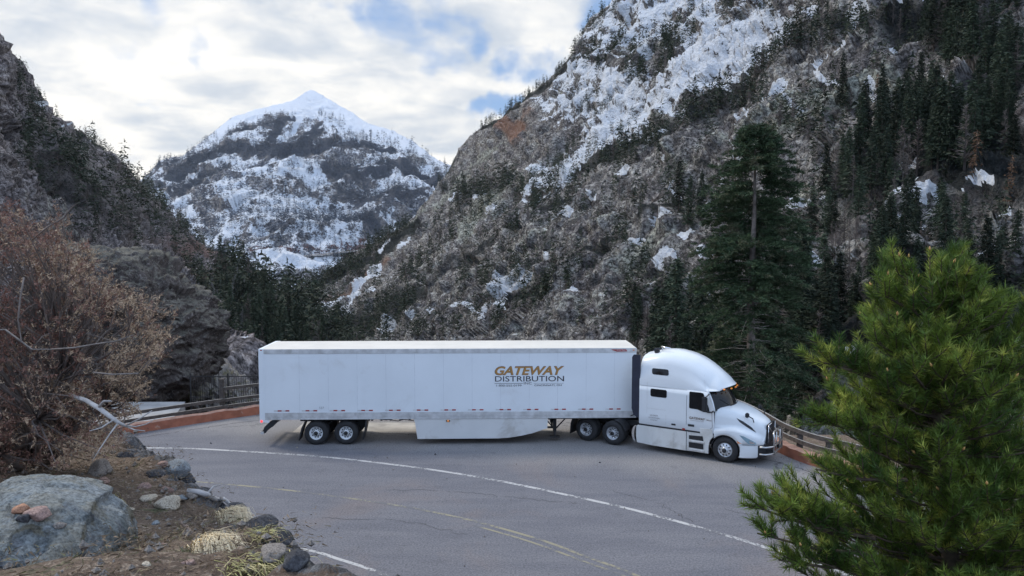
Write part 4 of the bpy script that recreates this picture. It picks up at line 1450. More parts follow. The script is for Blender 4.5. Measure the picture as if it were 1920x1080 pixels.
iA = int(np.argmin(np.abs(KS[:, 0] + 2)))
wall('kerb_wall', KS[:iA + 1], 'low red-brown masonry wall left of the trailer, edging the bend')
iB = int(np.argmin(np.hypot(KS[:, 0] - 6, KS[:, 1] - 40.6)))
wall('kerb_wall', KS[iA:], 'low red-brown masonry wall ahead of the truck, with paler top')

M_WOOD = mat_plain('weathered_timber', (0.075, 0.062, 0.055), 0.85, var=0.35, scale=5, bump=0.5, bscale=30)
M_WOODT = mat_plain('pale_timber_top', (0.25, 0.235, 0.22), 0.9, var=0.25, scale=6)
M_IRON = mat_plain('black_iron', (0.025, 0.023, 0.024), 0.6, var=0.2)


def fence(path, zs, off, label, step=4, post_h=1.2, skip=None, th=0.15, tall=None):
    c = offset(path, off)
    e = empty('timber_fence', (c[0][0], c[0][1], 0), 0, label, 'fence')
    ox, oy = c[0]
    for z in zs:
        m = MB()
        a, b = offset(path, off - .09), offset(path, off + .0)
        V, F = [], []
        for i in range(len(path)):
            V += [(a[i][0] - ox, a[i][1] - oy, z - th / 2), (a[i][0] - ox, a[i][1] - oy, z + th / 2), (b[i][0] - ox, b[i][1] - oy, z + th / 2), (b[i][0] - ox, b[i][1] - oy, z - th / 2)]
        for i in range(len(path) - 1):
            for k in range(4):
                F.append((i * 4 + k, i * 4 + (k + 1) % 4, (i + 1) * 4 + (k + 1) % 4, (i + 1) * 4 + k))
        m.raw(V, F)
        m.raw(V[:4], [(0, 1, 2, 3)])
        m.raw(V[-4:], [(3, 2, 1, 0)])
        o = m.build('rail', [M_WOOD, M_WOODT], e)
        for p_ in o.data.polygons:
            if p_.normal.z > .6:  # upward faces of the rail get a paler timber colour
                p_.material_index = 1
    d = offset(path, off + .1)
    for i in range(0, len(path), step):
        m = MB()
        x, y = d[i][0] - ox, d[i][1] - oy
        hh = post_h if not (tall and i == tall) else 1.95
        m.box(x - .1, x + .1, y - .095, y + .1, -1.2, hh, 0, .012)
        m.build('post', M_WOOD, e)
    return e


i0 = int(np.argmin(np.hypot(KS[:, 0] + 24, KS[:, 1] - 28)))
i1 = int(np.argmin(np.hypot(KS[:, 0] + 14.0, KS[:, 1] - 36.8)))
i2 = int(np.argmin(np.hypot(KS[:, 0] - 7.5, KS[:, 1] - 39.8)))
fence(KS[i0:i1 + 1], (.52, .86), .5, 'weathered two-rail timber fence in front of the rock outcrop', step=14, post_h=.98)
fence(KS[i1:i2 + 1], (.52, .84, 1.42), .52, 'three-rail dark timber fence between the rock outcrop and the trailer', step=16, post_h=1.5, tall=0)
d_ = offset(KS, .6)[i1]
fence(KS[i2:], (.62, 1.03), .5, 'two-rail weathered timber fence in front of the tall fir', step=12, post_h=1.0, th=.17)

# end post of the three-rail fence
m = MB()
m.box(d_[0] - .10, d_[0] + .10, d_[1] - .12, d_[1] + .08, -1, 1.86, 0, .015)
m.box(d_[0] - .12, d_[0] + .12, d_[1] - .14, d_[1] + .10, 1.86, 1.91, 0)
tag(m.build('gate_post', M_WOOD), 'thick dark timber post where the two fences meet by the outcrop', 'post')

# overlook slab and iron railing
m = MB()
m.raw([(-22, 31.6, .06), (-18.5, 34.0, .06), (-16.3, 35.8, .06), (-17.6, 40.6, .06), (-23, 40.5, .06), (-22, 31.6, -.5), (-18.5, 34.0, -.5), (-16.3, 35.8, -.5), (-17.6, 40.6, -.5), (-23, 40.5, -.5)],
      [(0, 1, 2, 3, 4), (1, 0, 5, 6), (2, 1, 6, 7), (3, 2, 7, 8), (4, 3, 8, 9), (0, 4, 9, 5)])
tag(m.build('overlook_platform', M_CONC), kind='structure')
e = empty('iron_railing', (-17.6, 41.4, 0), 0, 'black iron railing of thin upright bars beside the rock outcrop', 'railing')
m = MB()
for k in range(34):
    x = k * .125
    m.tube([(x, 0, -.2), (x, 0, 1.32 + .0 * k)], .012, 5)
m.build('bars', M_IRON, e)
for z in (.15, 1.3):
    m = MB()
    m.box(-.05, 4.2, -.02, .02, z - .025, z + .025)
    m.build('rail', M_IRON, e)
for k in range(3):
    m = MB()
    m.box(-.08 + k * 2.05, k * 2.05, .022, .08, -.8, 1.45)
    m.build('post', M_IRON, e)


# embankment falling away outside the wall
def embank():
    path = KS[::4]
    cc4 = 1
    rings = [(0.35, -.25), (1.2, -.6), (3, -2.5), (6, -6), (14, -16), (30, -38), (60, -85)]
    V = []
    for d, z in rings:
        o = offset(path, d)
        zz = np.full(len(o), z) + fbm(np.stack([o[:, 0] / 3, o[:, 1] / 3, o[:, 0] * 0 + z], -1), 3, 9) * min(2.5, d * .25)
        V.append(np.stack([o[:, 0], o[:, 1], zz], -1))
    V = np.array(V)
    c = np.zeros((V.shape[0] * V.shape[1], 3))
    c[:, 2] = .25
    c[:, 0] = .12
    c = np.concatenate([c, c[:, :1] * 0], 1)
    tag(add('embankment', mesh_np('embankment', V.reshape(-1, 3), grid_faces(V.shape[0], V.shape[1]), M_MID, True, c)), kind='structure')


embank()

# ================================================================ rocks
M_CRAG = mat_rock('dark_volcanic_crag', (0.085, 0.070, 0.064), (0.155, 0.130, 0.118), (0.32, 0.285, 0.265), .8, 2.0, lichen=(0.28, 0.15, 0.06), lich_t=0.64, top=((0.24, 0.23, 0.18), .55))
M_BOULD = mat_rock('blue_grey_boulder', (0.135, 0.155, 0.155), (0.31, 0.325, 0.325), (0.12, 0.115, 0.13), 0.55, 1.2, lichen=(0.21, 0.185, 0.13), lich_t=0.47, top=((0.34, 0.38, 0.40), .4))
M_DARKR = mat_rock('dark_edge_rock', (0.055, 0.055, 0.06), (0.09, 0.09, 0.10), (0.16, 0.16, 0.165), 0.35, 0.9)
M_GREYR = mat_rock('grey_stone', (0.20, 0.175, 0.155), (0.28, 0.25, 0.225), (0.14, 0.125, 0.115), 0.25, 0.5)
M_PINKR = mat_rock('pink_stone', (0.30, 0.20, 0.17), (0.36, 0.26, 0.23), (0.22, 0.15, 0.14), 0.25, 0.5)
M_TANR = mat_rock('tan_stone', (0.42, 0.36, 0.28), (0.52, 0.46, 0.37), (0.33, 0.28, 0.22), 0.25, 0.3)
M_BLUER = mat_rock('blue_grey_stone', (0.20, 0.225, 0.24), (0.28, 0.30, 0.32), (0.15, 0.16, 0.17), 0.25, 0.4)
M_SPUR = mat_rock('mossy_spur_rock', (0.24, 0.20, 0.18), (0.30, 0.28, 0.26), (0.38, 0.37, 0.35), 1.0, 1.0, lichen=(0.16, 0.15, 0.08), lich_t=0.5)


def rock_outline(name, outline, centre, d, dy, mat, label, cat='rock', amp=.12, wl=1.5, seed=1, nu=200, nv=110, boxy=.6, tilt=0.0, strata=1.0, ridge=True, blk=1.0, wobk=.35, fct=0.0, push=1.0):
    """solid rock whose profile follows an outline and which has its own thickness dy"""
    C = P(*centre, d)
    an, rr = [], []
    for x, y in outline:
        q = P(x, y, d) - C
        an.append(math.atan2(q[2], q[0]))
        rr.append(math.hypot(q[0], q[2]))
    o = np.argsort(an)
    an = np.array(an)[o]
    rr = np.array(rr)[o]
    an3 = np.concatenate([an - 2 * math.pi, an, an + 2 * math.pi])
    rr3 = np.tile(rr, 3)
    ph = np.linspace(0, 2 * math.pi, nu, endpoint=False)
    rad = np.interp(ph, an3, rr3)
    be = np.linspace(-math.pi / 2, math.pi / 2, nv)
    cb = np.cos(be) ** boxy
    sb = np.sign(np.sin(be)) * np.abs(np.sin(be)) ** .9
    X = cb[:, None] * (rad * np.cos(ph))[None]
    Z = cb[:, None] * (rad * np.sin(ph))[None]
    Y = np.repeat((dy * sb)[:, None], nu, 1) + tilt * Z
    p = np.stack([X, Y, Z], -1)
    nrm = unit(p * np.array([push, 1.0, push]))
    s3 = np.array([1, 1, strata])
    wob = np.stack([fbm((p + C) / wl, 3, seed + 70 + q) for q in range(3)], -1) * wl * wobk
    cv, ce = cells((p + C + wob) * s3 / (wl * .6), seed + 30, True)
    cv2, ce2 = cells((p + C + wob) * s3 / (wl * .22), seed + 34, True)
    blocky = (cv * .55 + cv2 * .28 - np.clip(.10 - ce, 0, .1) * 4 - np.clip(.10 - ce2, 0, .1) * 2) * amp * blk
    if fct:
        s4 = np.array([1, 1, strata])
        blocky = amp * fct * (facets((p + C) * s4 / (wl * .9), seed + 50, .7) * 1.0 + facets((p + C) * s4 / (wl * .36), seed + 60, .8) * .5 + facets((p + C) * s4 / (wl * .14), seed + 66, .8) * .22)
    dsp = blocky + fbm((p + C) * s3 / wl, 6, seed, .58, ridged=ridge) * amp + fbm((p + C) * s3 / (wl * .28), 3, seed + 9, .6) * amp * .35
    p = p + nrm * dsp[..., None]
    me = mesh_np(name, p.reshape(-1, 3), grid_faces(nv, nu, True)[:, ::-1], mat, True)
    o = add(name, me, None, C)
    return tag(o, label, cat)


rock_outline('rock_outcrop', [(110, 520), (140, 486), (165, 474), (200, 470), (250, 480), (290, 492), (312, 512), (334, 535), (350, 550), (374, 568), (396, 595), (406, 618), (400, 640), (400, 665), (392, 692), (372, 712), (352, 730), (325, 742), (290, 752), (255, 766), (200, 790), (120, 800), (70, 720), (80, 600)],
             (245, 635), 46, 5.0, M_CRAG, 'huge dark overhanging rock outcrop behind the brown shrub, lichen on its top', 'rock outcrop', amp=.30, wl=2.6, seed=5, strata=1.9, fct=2.1, ridge=True, push=1.0, nu=420, nv=240)
rock_outline('rock_spur', [(380, 660), (398, 672), (408, 690), (425, 704), (440, 716), (450, 728), (462, 748), (480, 775), (500, 830), (380, 830), (365, 740)],
             (420, 765), 52, 3, M_SPUR, 'small pale mossy rock spur behind the fence, right of the big outcrop', 'rock', amp=.2, wl=1.4, seed=8, fct=3)
# ================================================================ near bank the photograph is taken from
EDGE = [(-60, 34), (-20, 20.5), (-11, 16), (-8.0, 14.2), (-6.5, 13.0), (-5.4, 11.4), (-4.6, 10.2), (-3.75, 9.0), (-3.2, 8.3), (-2.73, 7.8), (-2.35, 7.2), (-2.1, 6.8), (-1.8, 6.35), (-1.67, 6.1), (-1.35, 5.2),
        (-.9, 4.0), (0, 3.5), (1.2, 3.7), (2.0, 4.9), (3.0, 6.4), (5, 7.6), (9, 8.5), (16, 8.5)]


def bank_h(x, y):
    b = np.interp(y, [0, 4, 6.2, 9, 13, 20, 34], [7.35, 7.0, 6.2, 5.78, 5.2, 4.6, 4])
    b = b + np.clip(-x - 3.2, 0, 30) * .10 * np.clip(1.3 - y / 16, 0, 1)
    return b - np.clip(x - 1.2, 0, 10) * .62


def inside(px, py, poly):
    c = np.zeros(px.shape, bool)
    n = len(poly)
    for i in range(n):
        x0, y0 = poly[i]
        x1, y1 = poly[(i + 1) % n]
        k = ((y0 > py) != (y1 > py)) & (px < (x1 - x0) * (py - y0) / (y1 - y0 + 1e-12) + x0)
        c ^= k
    return c


def bank():
    xs = np.concatenate([np.arange(-60, -9, .8), np.arange(-9, 2.0, .055), np.arange(2.0, 16, .4)])
    ys = np.concatenate([np.arange(-8, 2.0, .8), np.arange(2.0, 15, .06), np.arange(15, 35, .6)])
    X, Y = np.meshgrid(xs, ys)
    jx = fbm(np.stack([X / .8, Y / .8, X * 0], -1), 4, 71) * .16
    jy = fbm(np.stack([X / .8, Y / .8, X * 0 + 9], -1), 4, 73) * .16
    ed = seg_dist(X + jx, Y + jy, EDGE)
    ins = inside(X + jx, Y + jy, EDGE + [(16, -30), (-60, -30)])
    sd = np.where(ins, ed, -ed)
    h = bank_h(X, Y)
    lump = fbm(np.stack([X / .9, Y / .9, X * 0], -1), 4, 81) * .14 + np.clip(cells(np.stack([X / .22, Y / .22, X * 0], -1), 88), .35, 1) * .05 + fbm(np.stack([X / .14, Y / .14, X * 0], -1), 3, 83) * .030
    rk = np.clip(1 - sd / .75, 0, 1) ** .7 * (sd > 0)
    rdg = fbm(np.stack([X / .35, Y / .35, X * 0 + 4], -1), 4, 85, .6, ridged=True)
    q3 = np.stack([X, Y, X * 0], -1)
    rdg = np.clip(rdg * .4 + facets(q3 / .42, 86, .8) * 1.1 + facets(q3 / .15, 87, .8) * .6, -1, 1)
    z = h + lump + rk * (rdg * .16 + .02)
    out = np.clip(-sd, 0, 9)
    z = np.where(sd >= 0, z - np.clip(.25 - sd, 0, .25) * 1.2, h - .25 - out * 9.0 + rdg * .10)
    z = np.maximum(z, -.25)
    c = np.zeros((X.size, 3))
    c[:, 0] = np.clip(1.35 - np.abs(sd) / .48, 0, 1).ravel()
    p = np.stack([X, Y, z], -1)
    m, t, b = newmat('bank_soil')
    tc = t.nodes.new('ShaderNodeTexCoord')
    v = tc.outputs['Object']
    at = t.nodes.new('ShaderNodeAttribute')
    at.attribute_name = 'mask'
    sep = t.nodes.new('ShaderNodeSeparateColor')
    t.links.new(at.outputs['Color'], sep.inputs[0])
    a = noise(t, v, 1.6, 5, .6)
    f = noise(t, v, 14, 6, .75, .5)
    g = noise(t, v, 55, 4, .8)
    col = mixc(t, ramp(t, a, .35, .65), (0.105, 0.070, 0.050), (0.165, 0.115, 0.080))
    col = mixc(t, ramp(t, f, .50, .62), col, (0.30, 0.235, 0.18))
    col = mixc(t, ramp(t, noise(t, v, 3.2, 5, .7), .56, .68), col, (0.10, 0.10, 0.05))
    rf = ramp(t, math_(t, 'ADD', sep.outputs[0], math_(t, 'MULTIPLY', math_(t, 'SUBTRACT', f, .5), 1.2)), .4, .6)
    rc = mixc(t, ramp(t, f, .4, .65), (0.055, 0.055, 0.062), (0.17, 0.17, 0.175))
    col = mixc(t, rf, col, rc)
    vm = t.nodes.new('ShaderNodeVectorMath')
    vm.operation = 'SCALE'
    t.links.new(col, vm.inputs[0])
    t.links.new(math_(t, 'ADD', math_(t, 'MULTIPLY', ramp(t, g, .3, .65), .9), .4), vm.inputs['Scale'])
    t.links.new(vm.outputs[0], b.inputs['Base Color'])
    b.inputs['Roughness'].default_value = .95
    bp = t.nodes.new('ShaderNodeBump')
    bp.inputs['Distance'].default_value = .03
    t.links.new(math_(t, 'ADD', f, math_(t, 'MULTIPLY', g, .5)), bp.inputs['Height'])
    t.links.new(bp.outputs[0], b.inputs['Normal'])
    F = grid_faces(len(ys), len(xs))
    o = add('bank', mesh_np('bank', p.reshape(-1, 3), F, m, True, c))
    tag(o, kind='structure')
    return o, p.reshape(-1, 3), F


bank_o, bV, bF = bank()
bank_bvh = BVHTree.FromPolygons([tuple(v) for v in bV.tolist()], bF.tolist())
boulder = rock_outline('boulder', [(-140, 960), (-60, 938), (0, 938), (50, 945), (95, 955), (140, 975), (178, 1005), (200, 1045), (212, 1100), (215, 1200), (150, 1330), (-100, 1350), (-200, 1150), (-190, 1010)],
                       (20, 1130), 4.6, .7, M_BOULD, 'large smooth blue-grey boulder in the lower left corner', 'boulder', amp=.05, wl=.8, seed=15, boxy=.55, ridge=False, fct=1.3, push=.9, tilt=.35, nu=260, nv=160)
bo_v = [tuple(np.array(v.co) + np.array(boulder.location)) for v in boulder.data.vertices]
bo_bvh = BVHTree.FromPolygons(bo_v, [tuple(p.vertices) for p in boulder.data.polygons])
CAMP = Vector((0, 0, CAM_H))


def hit(px, py, both=False):
    """point of the bank seen at px, py; slides inland when the sight line misses the crest"""
    for k in range(60):
        h = hit1(px - 3 * k, py + k, both)
        if h is not None and h.z > bank_h(h.x, h.y) - .42:
            return h
    return hit1(px, py, both)


def hit1(px, py, both=False):
    d = Vector(pdir(px, py))
    h = bank_bvh.ray_cast(CAMP, d)
    best = h[0]
    if both:
        g = bo_bvh.ray_cast(CAMP, d)[0]
        if g is not None and (best is None or (g - CAMP).length < (best - CAMP).length):
            best = g
    return best


def stone(px, py, rpx, mat, label, flat=.6, seed=1, both=False, wide=1.2, name='stone'):
    h = hit(px, py, both)
    if h is None:
        return None
    r = rpx / FPX * h.y
    rg = np.random.default_rng(seed)
    nu, nv = 30, 18
    th = np.linspace(0, 2 * math.pi, nu, endpoint=False)
    ph = np.linspace(-math.pi / 2, math.pi / 2, nv)
    d = np.stack([np.cos(ph)[:, None] * np.cos(th)[None], np.cos(ph)[:, None] * np.sin(th)[None], np.repeat(np.sin(ph)[:, None], nu, 1)], -1)
    # planar facets
    s = np.full(d.shape[:2], 1.25)
    for k in range(11):
        n = unit(rg.normal(size=3))
        s = np.minimum(s, rg.uniform(.72, 1.0) / np.maximum(d @ n, .05))
    s = s * (1 + .07 * fbm(d * 2.5 + seed, 3, seed))
    p = d * s[..., None] * np.array([wide, 1.0, flat]) * r
    me = mesh_np(name, p.reshape(-1, 3), grid_faces(nv, nu, True), mat, True)
    o = add(name, me, None, h + Vector((0, 0, r * flat * .35)))
    o.rotation_euler = (0, 0, rg.uniform(0, 3))
    return tag(o, label, 'stone')


stone(189, 886, 23, M_GREYR, 'largest grey-brown stone lying at the foot of the brown shrub', .7, 21)
stone(196, 905, 10, M_PINKR, 'small brown stone just below the largest grey stone', .7, 22)
stone(317, 950, 19, M_TANR, 'pale tan dome-shaped stone, brightest on the bank', .75, 23)
stone(279, 936, 11, M_TANR, 'small tan stone left of the pale dome-shaped stone', .7, 24)
stone(272, 916, 10, M_PINKR, 'reddish stone above the small tan stone on the bank', .8, 25)
stone(237, 857, 13, M_DARKR, 'dark stone at the top of the bank under the shrub tips', .6, 26)
stone(330, 884, 25, M_BLUER, 'blue-grey angular rock at the brink of the bank', .6, 27)
stone(289, 893, 15, M_DARKR, 'dark stone left of the blue-grey angular rock', .7, 28)
stone(307, 873, 9, M_PINKR, 'pink stone above the blue-grey angular rock', .8, 29)
stone(313, 923, 10, M_PINKR, 'round pinkish stone above the pale dome-shaped stone', .8, 30)
stone(326, 918, 7, M_GREYR, 'small pale stone right of the round pinkish stone', .8, 31)
stone(343, 934, 10, M_BLUER, 'flat light blue-grey stone right of the pale dome-shaped stone', .45, 32)
stone(360, 931, 10, M_GREYR, 'grey stone at the end of the pale fallen branch', .5, 33)
stone(293, 983, 6, M_BLUER, 'tiny blue-grey pebble in the middle of the bare soil', .8, 34)
stone(245, 956, 6, M_TANR, 'tiny whitish pebble near the edge of the boulder', .6, 35)
stone(307, 1025, 8, M_PINKR, 'small dull pink stone on the soil left of the lower grass tuft', .5, 36)
stone(275, 1060, 7, M_TANR, 'small tan stone near the bottom of the photo by the boulder', .7, 37)
stone(355, 1056, 11, M_PINKR, 'flat pale pink stone left of the lower straw grass tuft', .45, 38)
stone(512, 1040, 26, M_GREYR, 'broad flat grey rock near the tip of the bank', .4, 39)
stone(350, 905, 13, M_DARKR, 'dark angular rock on the brink right of the blue-grey rock', .9, 40)
stone(455, 955, 20, M_DARKR, 'dark rock on the brink below the fallen branch', .5, 41)
stone(498, 985, 24, M_DARKR, 'dark mossy rock on the brink above the first grass tuft', .6, 42)
stone(528, 1022, 22, M_DARKR, 'purple-black rock on the brink beside the white road line', .8, 43)
stone(556, 1056, 24, M_DARKR, 'dark rock at the lowest tip of the bank', .7, 44)
stone(72, 968, 19, M_PINKR, 'flat reddish-purple stone resting on the boulder', .6, 45, True)
stone(42, 958, 14, mat_rock('orange_stone', (0.36, 0.19, 0.12), (0.42, 0.25, 0.17), (0.27, 0.15, 0.11), .2, .4), 'orange stone resting on the boulder behind the reddish one', .6, 46, True)
stone(46, 974, 11, M_DARKR, 'small dark stone resting on the boulder left of the reddish one', .7, 47, True)
stone(111, 986, 9, M_GREYR, 'small grey stone resting on the boulder right of the reddish one', .6, 48, True)
stone(30, 882, 8, M_GREYR, 'small grey stone on the soil just behind the boulder', .6, 49)

# gravel and dry litter on the soil
grav, lit = [], []
rg = np.random.default_rng(55)
ico = np.array([(1, 0, 0), (-1, 0, 0), (0, 1, 0), (0, -1, 0), (0, 0, 1), (0, 0, -1)], float)
icof = [(0, 2, 4), (2, 1, 4), (1, 3, 4), (3, 0, 4), (2, 0, 5), (1, 2, 5), (3, 1, 5), (0, 3, 5)]
for i in range(2600):
    x, y = rg.uniform(-7, -1), rg.uniform(3.5, 13)
    if not inside(np.array([x]), np.array([y]), EDGE + [(16, -30), (-60, -30)])[0]:
        continue
    h = bank_bvh.ray_cast(Vector((x, y, 12)), Vector((0, 0, -1)))[0]
    if h is None or h[2] < bank_h(x, y) - .22 or seg_dist(np.array([x]), np.array([y]), EDGE)[0] < .22:
        continue
    for _ in range(2):
        h = Vector((h[0] + rg.normal() * .1, h[1] + rg.normal() * .1, h[2]))
        r = .006 + .032 * rg.random() ** 4
        q = ico * rg.uniform(.6, 1.2, (6, 3)) * r + np.array(h) + np.array([0, 0, r * .3])
        for f in icof:
            grav.append(q[list(f)])
    for k in range(16):
        c = np.array(h) + rg.normal(size=3) * np.array([.12, .12, .012]) + np.array([0, 0, .012])
        d = unit(rg.normal(size=3) * np.array([1, 1, .35]))
        lit.append(tris(c[None], d[None], np.array([rg.uniform(.03, .08)]), np.array([rg.uniform(.004, .012)]), rg)[0])
for i in range(1700):
    k = rg.integers(60, len(KS) - 40)
    q0 = offset(KS[k:k + 2], -(.05 + abs(rg.normal()) * .45))[0] if i % 3 else np.array([rg.uniform(-9, 10), rg.uniform(18, 38)])
    r = .006 + .03 * rg.random() ** 5
    q = ico * rg.uniform(.6, 1.2, (6, 3)) * r + np.array([q0[0] + rg.normal() * .2, q0[1] + rg.normal() * .2, r * .6])
    for f in icof:
        grav.append(q[list(f)])
tag(add('gravel', tri_mesh('gravel', np.array(grav), M_GREYR)), kind='stuff', label='small loose gravel on the bank and along the kerb', cat='gravel')
M_LIT = mat_leaf('dry_litter', (0.24, 0.175, 0.115), (0.14, 0.10, 0.065), 3, c3=(0.15, 0.145, 0.07))
tag(add('leaf_litter', tri_mesh('leaf_litter', np.array(lit), M_LIT)), kind='stuff', label='dry brown needles and litter on the bank soil', cat='litter')

# straw grass tufts combed to the right
M_STRAW = mat_leaf('straw_grass', (0.60, 0.49, 0.31), (0.74, 0.63, 0.44), 6, objvar=0.05)
M_STRAWG = mat_leaf('green_straw_grass', (0.30, 0.30, 0.10), (0.48, 0.42, 0.22), 6, objvar=0.05)


def tuft(px, py, L, n, mat, label, seed, spread=.1, fl=(1.0, -.55), rise=.35):
    h = hit(px, py)
    rg = np.random.default_rng(seed)
    m = []
    F = []
    V = []
    for i in range(n):
        b = np.array([rg.normal() * spread, rg.normal() * spread * .8, -.02])
        ll = L * rg.uniform(.5, 1.1)
        dr = np.array([fl[0] + rg.normal() * .35, fl[1] + rg.normal() * .35, 0])
        dr /= np.linalg.norm(dr)
        u0 = rise * rg.uniform(.6, 1.4)
        w = rg.uniform(.002, .004)
        sd_ = np.array([-dr[1], dr[0], 0]) * w
        o = len(V)
        for k, t in enumerate((0, .3, .65, 1)):
            c = b + dr * ll * t + np.array([0, 0, ll * (u0 * 2.6 * t - (u0 * 2.2 + .42) * t * t)])
            V += [c - sd_ * (1 - t * .9), c + sd_ * (1 - t * .9)]
        F += [(o, o + 1, o + 3, o + 2), (o + 2, o + 3, o + 5, o + 4), (o + 4, o + 5, o + 7, o + 6)]
    o = add('grass_tuft', mesh_np('grass_tuft', V, F, mat), None, h)
    return tag(o, label, 'grass tuft')


tuft(428, 970, .22, 2000, M_STRAW, 'upper pale straw grass tuft, swept down towards the road', 61, .05, (1, -.8), .75)
tuft(392, 1026, .19, 1800, M_STRAW, 'lower pale straw grass tuft, flattened over the soil', 62, .045, (1, -.7), .75)
tuft(475, 1060, .18, 240, M_STRAWG, 'sparse green-yellow grass tuft by the broad flat grey rock', 63, .08, (1, -.3), .5)
tuft(482, 1005, .16, 160, M_STRAWG, 'small wispy grass tuft between the dark brink rocks', 64, .06, (1, .1), .6)
tuft(192, 940, .2, 160, M_STRAWG, 'small yellow-green grass clump beside the boulder', 65, .07, (.3, -1), .7)

# pale fallen branch on the brink
M_DRIFT = mat_plain('bleached_wood', (0.42, 0.40, 0.39), 0.8, var=0.2, scale=12, bump=0.3)
pts = []
for x, y in ((352, 928), (372, 931), (388, 936), (400, 943), (410, 946), (425, 942), (440, 943), (455, 950), (470, 960)):
    h = hit(x, y)
    if h is None:
        h = Vector(P(x, y, 8))
    pts.append(h + Vector((0, 0, .05)))
m = MB()
m.tube(pts, [.022, .03, .03, .03, .026, .024, .02, .016, .008], 7)
m.tube([pts[2], pts[2] + Vector((.04, .08, .06)), pts[2] + Vector((.10, .14, .06))], [.015, .01, .004], 6)
tag(m.build('fallen_branch', M_DRIFT), 'bleached curved branch lying along the brink of the bank', 'branch')
pts = [hit(340, 985) + Vector((0, 0, .03)), hit(352, 995) + Vector((0, 0, .03)), hit(360, 1003) + Vector((0, 0, .02))]
m = MB()
m.tube(pts, [.01, .016, .008], 6)
tag(m.build('wood_stick', mat_plain('dry_stick', (.30, .22, .18), .9)), 'short dry brown stick on the soil above the lower grass tuft', 'stick')

# ================================================================ dry brown shrub
M_SHB = mat_leaf('dry_rust_needles', (0.175, 0.080, 0.062), (0.25, 0.14, 0.105), 0.8, c3=(0.32, 0.225, 0.165), objvar=0.0)
M_SHT = mat_leaf('dry_tan_needles', (0.36, 0.255, 0.17), (0.46, 0.345, 0.235), 1.2, c3=(0.20, 0.125, 0.085), objvar=0.0)
M_TWIG = mat_plain('grey_twig_bark', (0.17, 0.14, 0.125), 0.9, var=0.3, scale=8)


def shrub(root_px, outline, d0, d1, nend, nleaf, seed, name, label, matf, leaf=.05, edge_bias=.5, mats=None):
    rg = np.random.default_rng(seed)
    root = np.array(hit(*root_px)) + np.array([0, 0, -.1])
    ox = [p[0] for p in outline]
    oy = [p[1] for p in outline]
    e = empty(name, root, 0, label, 'shrub')
    V, Fm = MB(), []
    mains = []
    ends = []
    tries = 0
    while len(ends) < nend and tries < nend * 30:
        tries += 1
        x, y = rg.uniform(min(ox), max(ox)), rg.uniform(min(oy), max(oy))
        if not inside(np.array([x]), np.array([y]), outline)[0]:
            continue
        if fbm(np.array([[x / 45., y / 45., seed * 1.0]]), 3, seed)[0] < -.30:
            continue
        rel = (x - min(ox)) / (max(ox) - min(ox))
        dd = rg.uniform(d0, d1)
        ends.append((P(x, y, dd) - root, rel))
    br = MB()
    nm = 12
    hubs = []
    for k in range(nm):
        t, rel = ends[k * len(ends) // nm]
        hub = t * rg.uniform(.45, .65) + rg.normal(size=3) * .08
        mid = hub * .5 + np.array([rg.normal() * .1, rg.normal() * .1, -.05])
        br.tube([(0, 0, 0), mid, hub], [.055, .038, .022], 6)
        hubs.append(hub)
    hubs = np.array(hubs)
    L = [[], []]
    for i, (t, rel) in enumerate(ends):
        hb = hubs[np.argmin(np.linalg.norm(hubs - t * .6, axis=1))]
        v = t - hb
        mid = hb + v * .5 + rg.normal(size=3) * .09 * np.linalg.norm(v) + np.array([0, 0, .06])
        if i % 2 == 0:
            br.tube([hb, mid, t], [.016, .010, .003], 4, cap=False)
        lastd = unit(t - mid)
        nsp = rg.integers(3, 6)
        for q in range(nsp):
            u = rg.random() ** .7
            s0 = t - lastd * (1 - u) * min(.35, np.linalg.norm(v)) + rg.normal(size=3) * .02
            sdir = unit(lastd * .8 + rg.normal(size=3) * .65 + np.array([0, 0, .12]))
            sl = rg.uniform(.08, .20)
            n = int(nleaf * rg.uniform(.6, 1.3))
            uu = rg.random(n)
            c = s0 + sdir * (uu * sl)[:, None] + rg.normal(size=(n, 3)) * .011
            d = unit(sdir * rg.uniform(.3, 1.2, n)[:, None] + rg.normal(size=(n, 3)) * .6)
            T_ = tris(c, d, leaf * rg.uniform(.5, 1.2, n), leaf * rg.uniform(.18, .38, n), rg)
            L[1 if rg.random() < matf(rel, t) else 0].append(T_)
    br.build('branches', M_TWIG, e)
    for k in (0, 1):
        if L[k]:
            add('foliage', tri_mesh('foliage', np.concatenate(L[k]), (mats or [M_SHB, M_SHT])[k]), e)
    return e, root


OUT = [(-160, 420), (-60, 372), (-10, 368), (30, 392), (55, 400), (70, 425), (110, 400), (130, 405), (150, 440), (180, 470), (205, 500), (225, 540), (262, 548), (290, 560), (318, 590), (326, 625), (318, 660), (290, 690), (270, 720),
       (262, 760), (245, 800), (225, 835), (180, 850), (160, 880), (90, 885), (0, 890), (-160, 880)]
shrub((70, 868), OUT, 7.3, 9.4, 1450, 17, 91, 'juniper_shrub', 'big dry reddish-brown juniper shrub filling the left edge', lambda rel, t: .12 + .8 * max(0, rel - .3) / .7, leaf=.038)
# bare bleached branches poking out of it
M_DRIFT2 = mat_plain('grey_dead_wood', (0.19, 0.165, 0.15), 0.85, var=0.25, scale=12)
e = empty('dead_branch', P(120, 740, 7.3), 0, 'whitish broken branch sticking out of the brown shrub towards the road', 'branch')
b0 = P(120, 740, 7.3)


def bp(*pts):
    return [P(x, y, d) - b0 for x, y, d in pts]


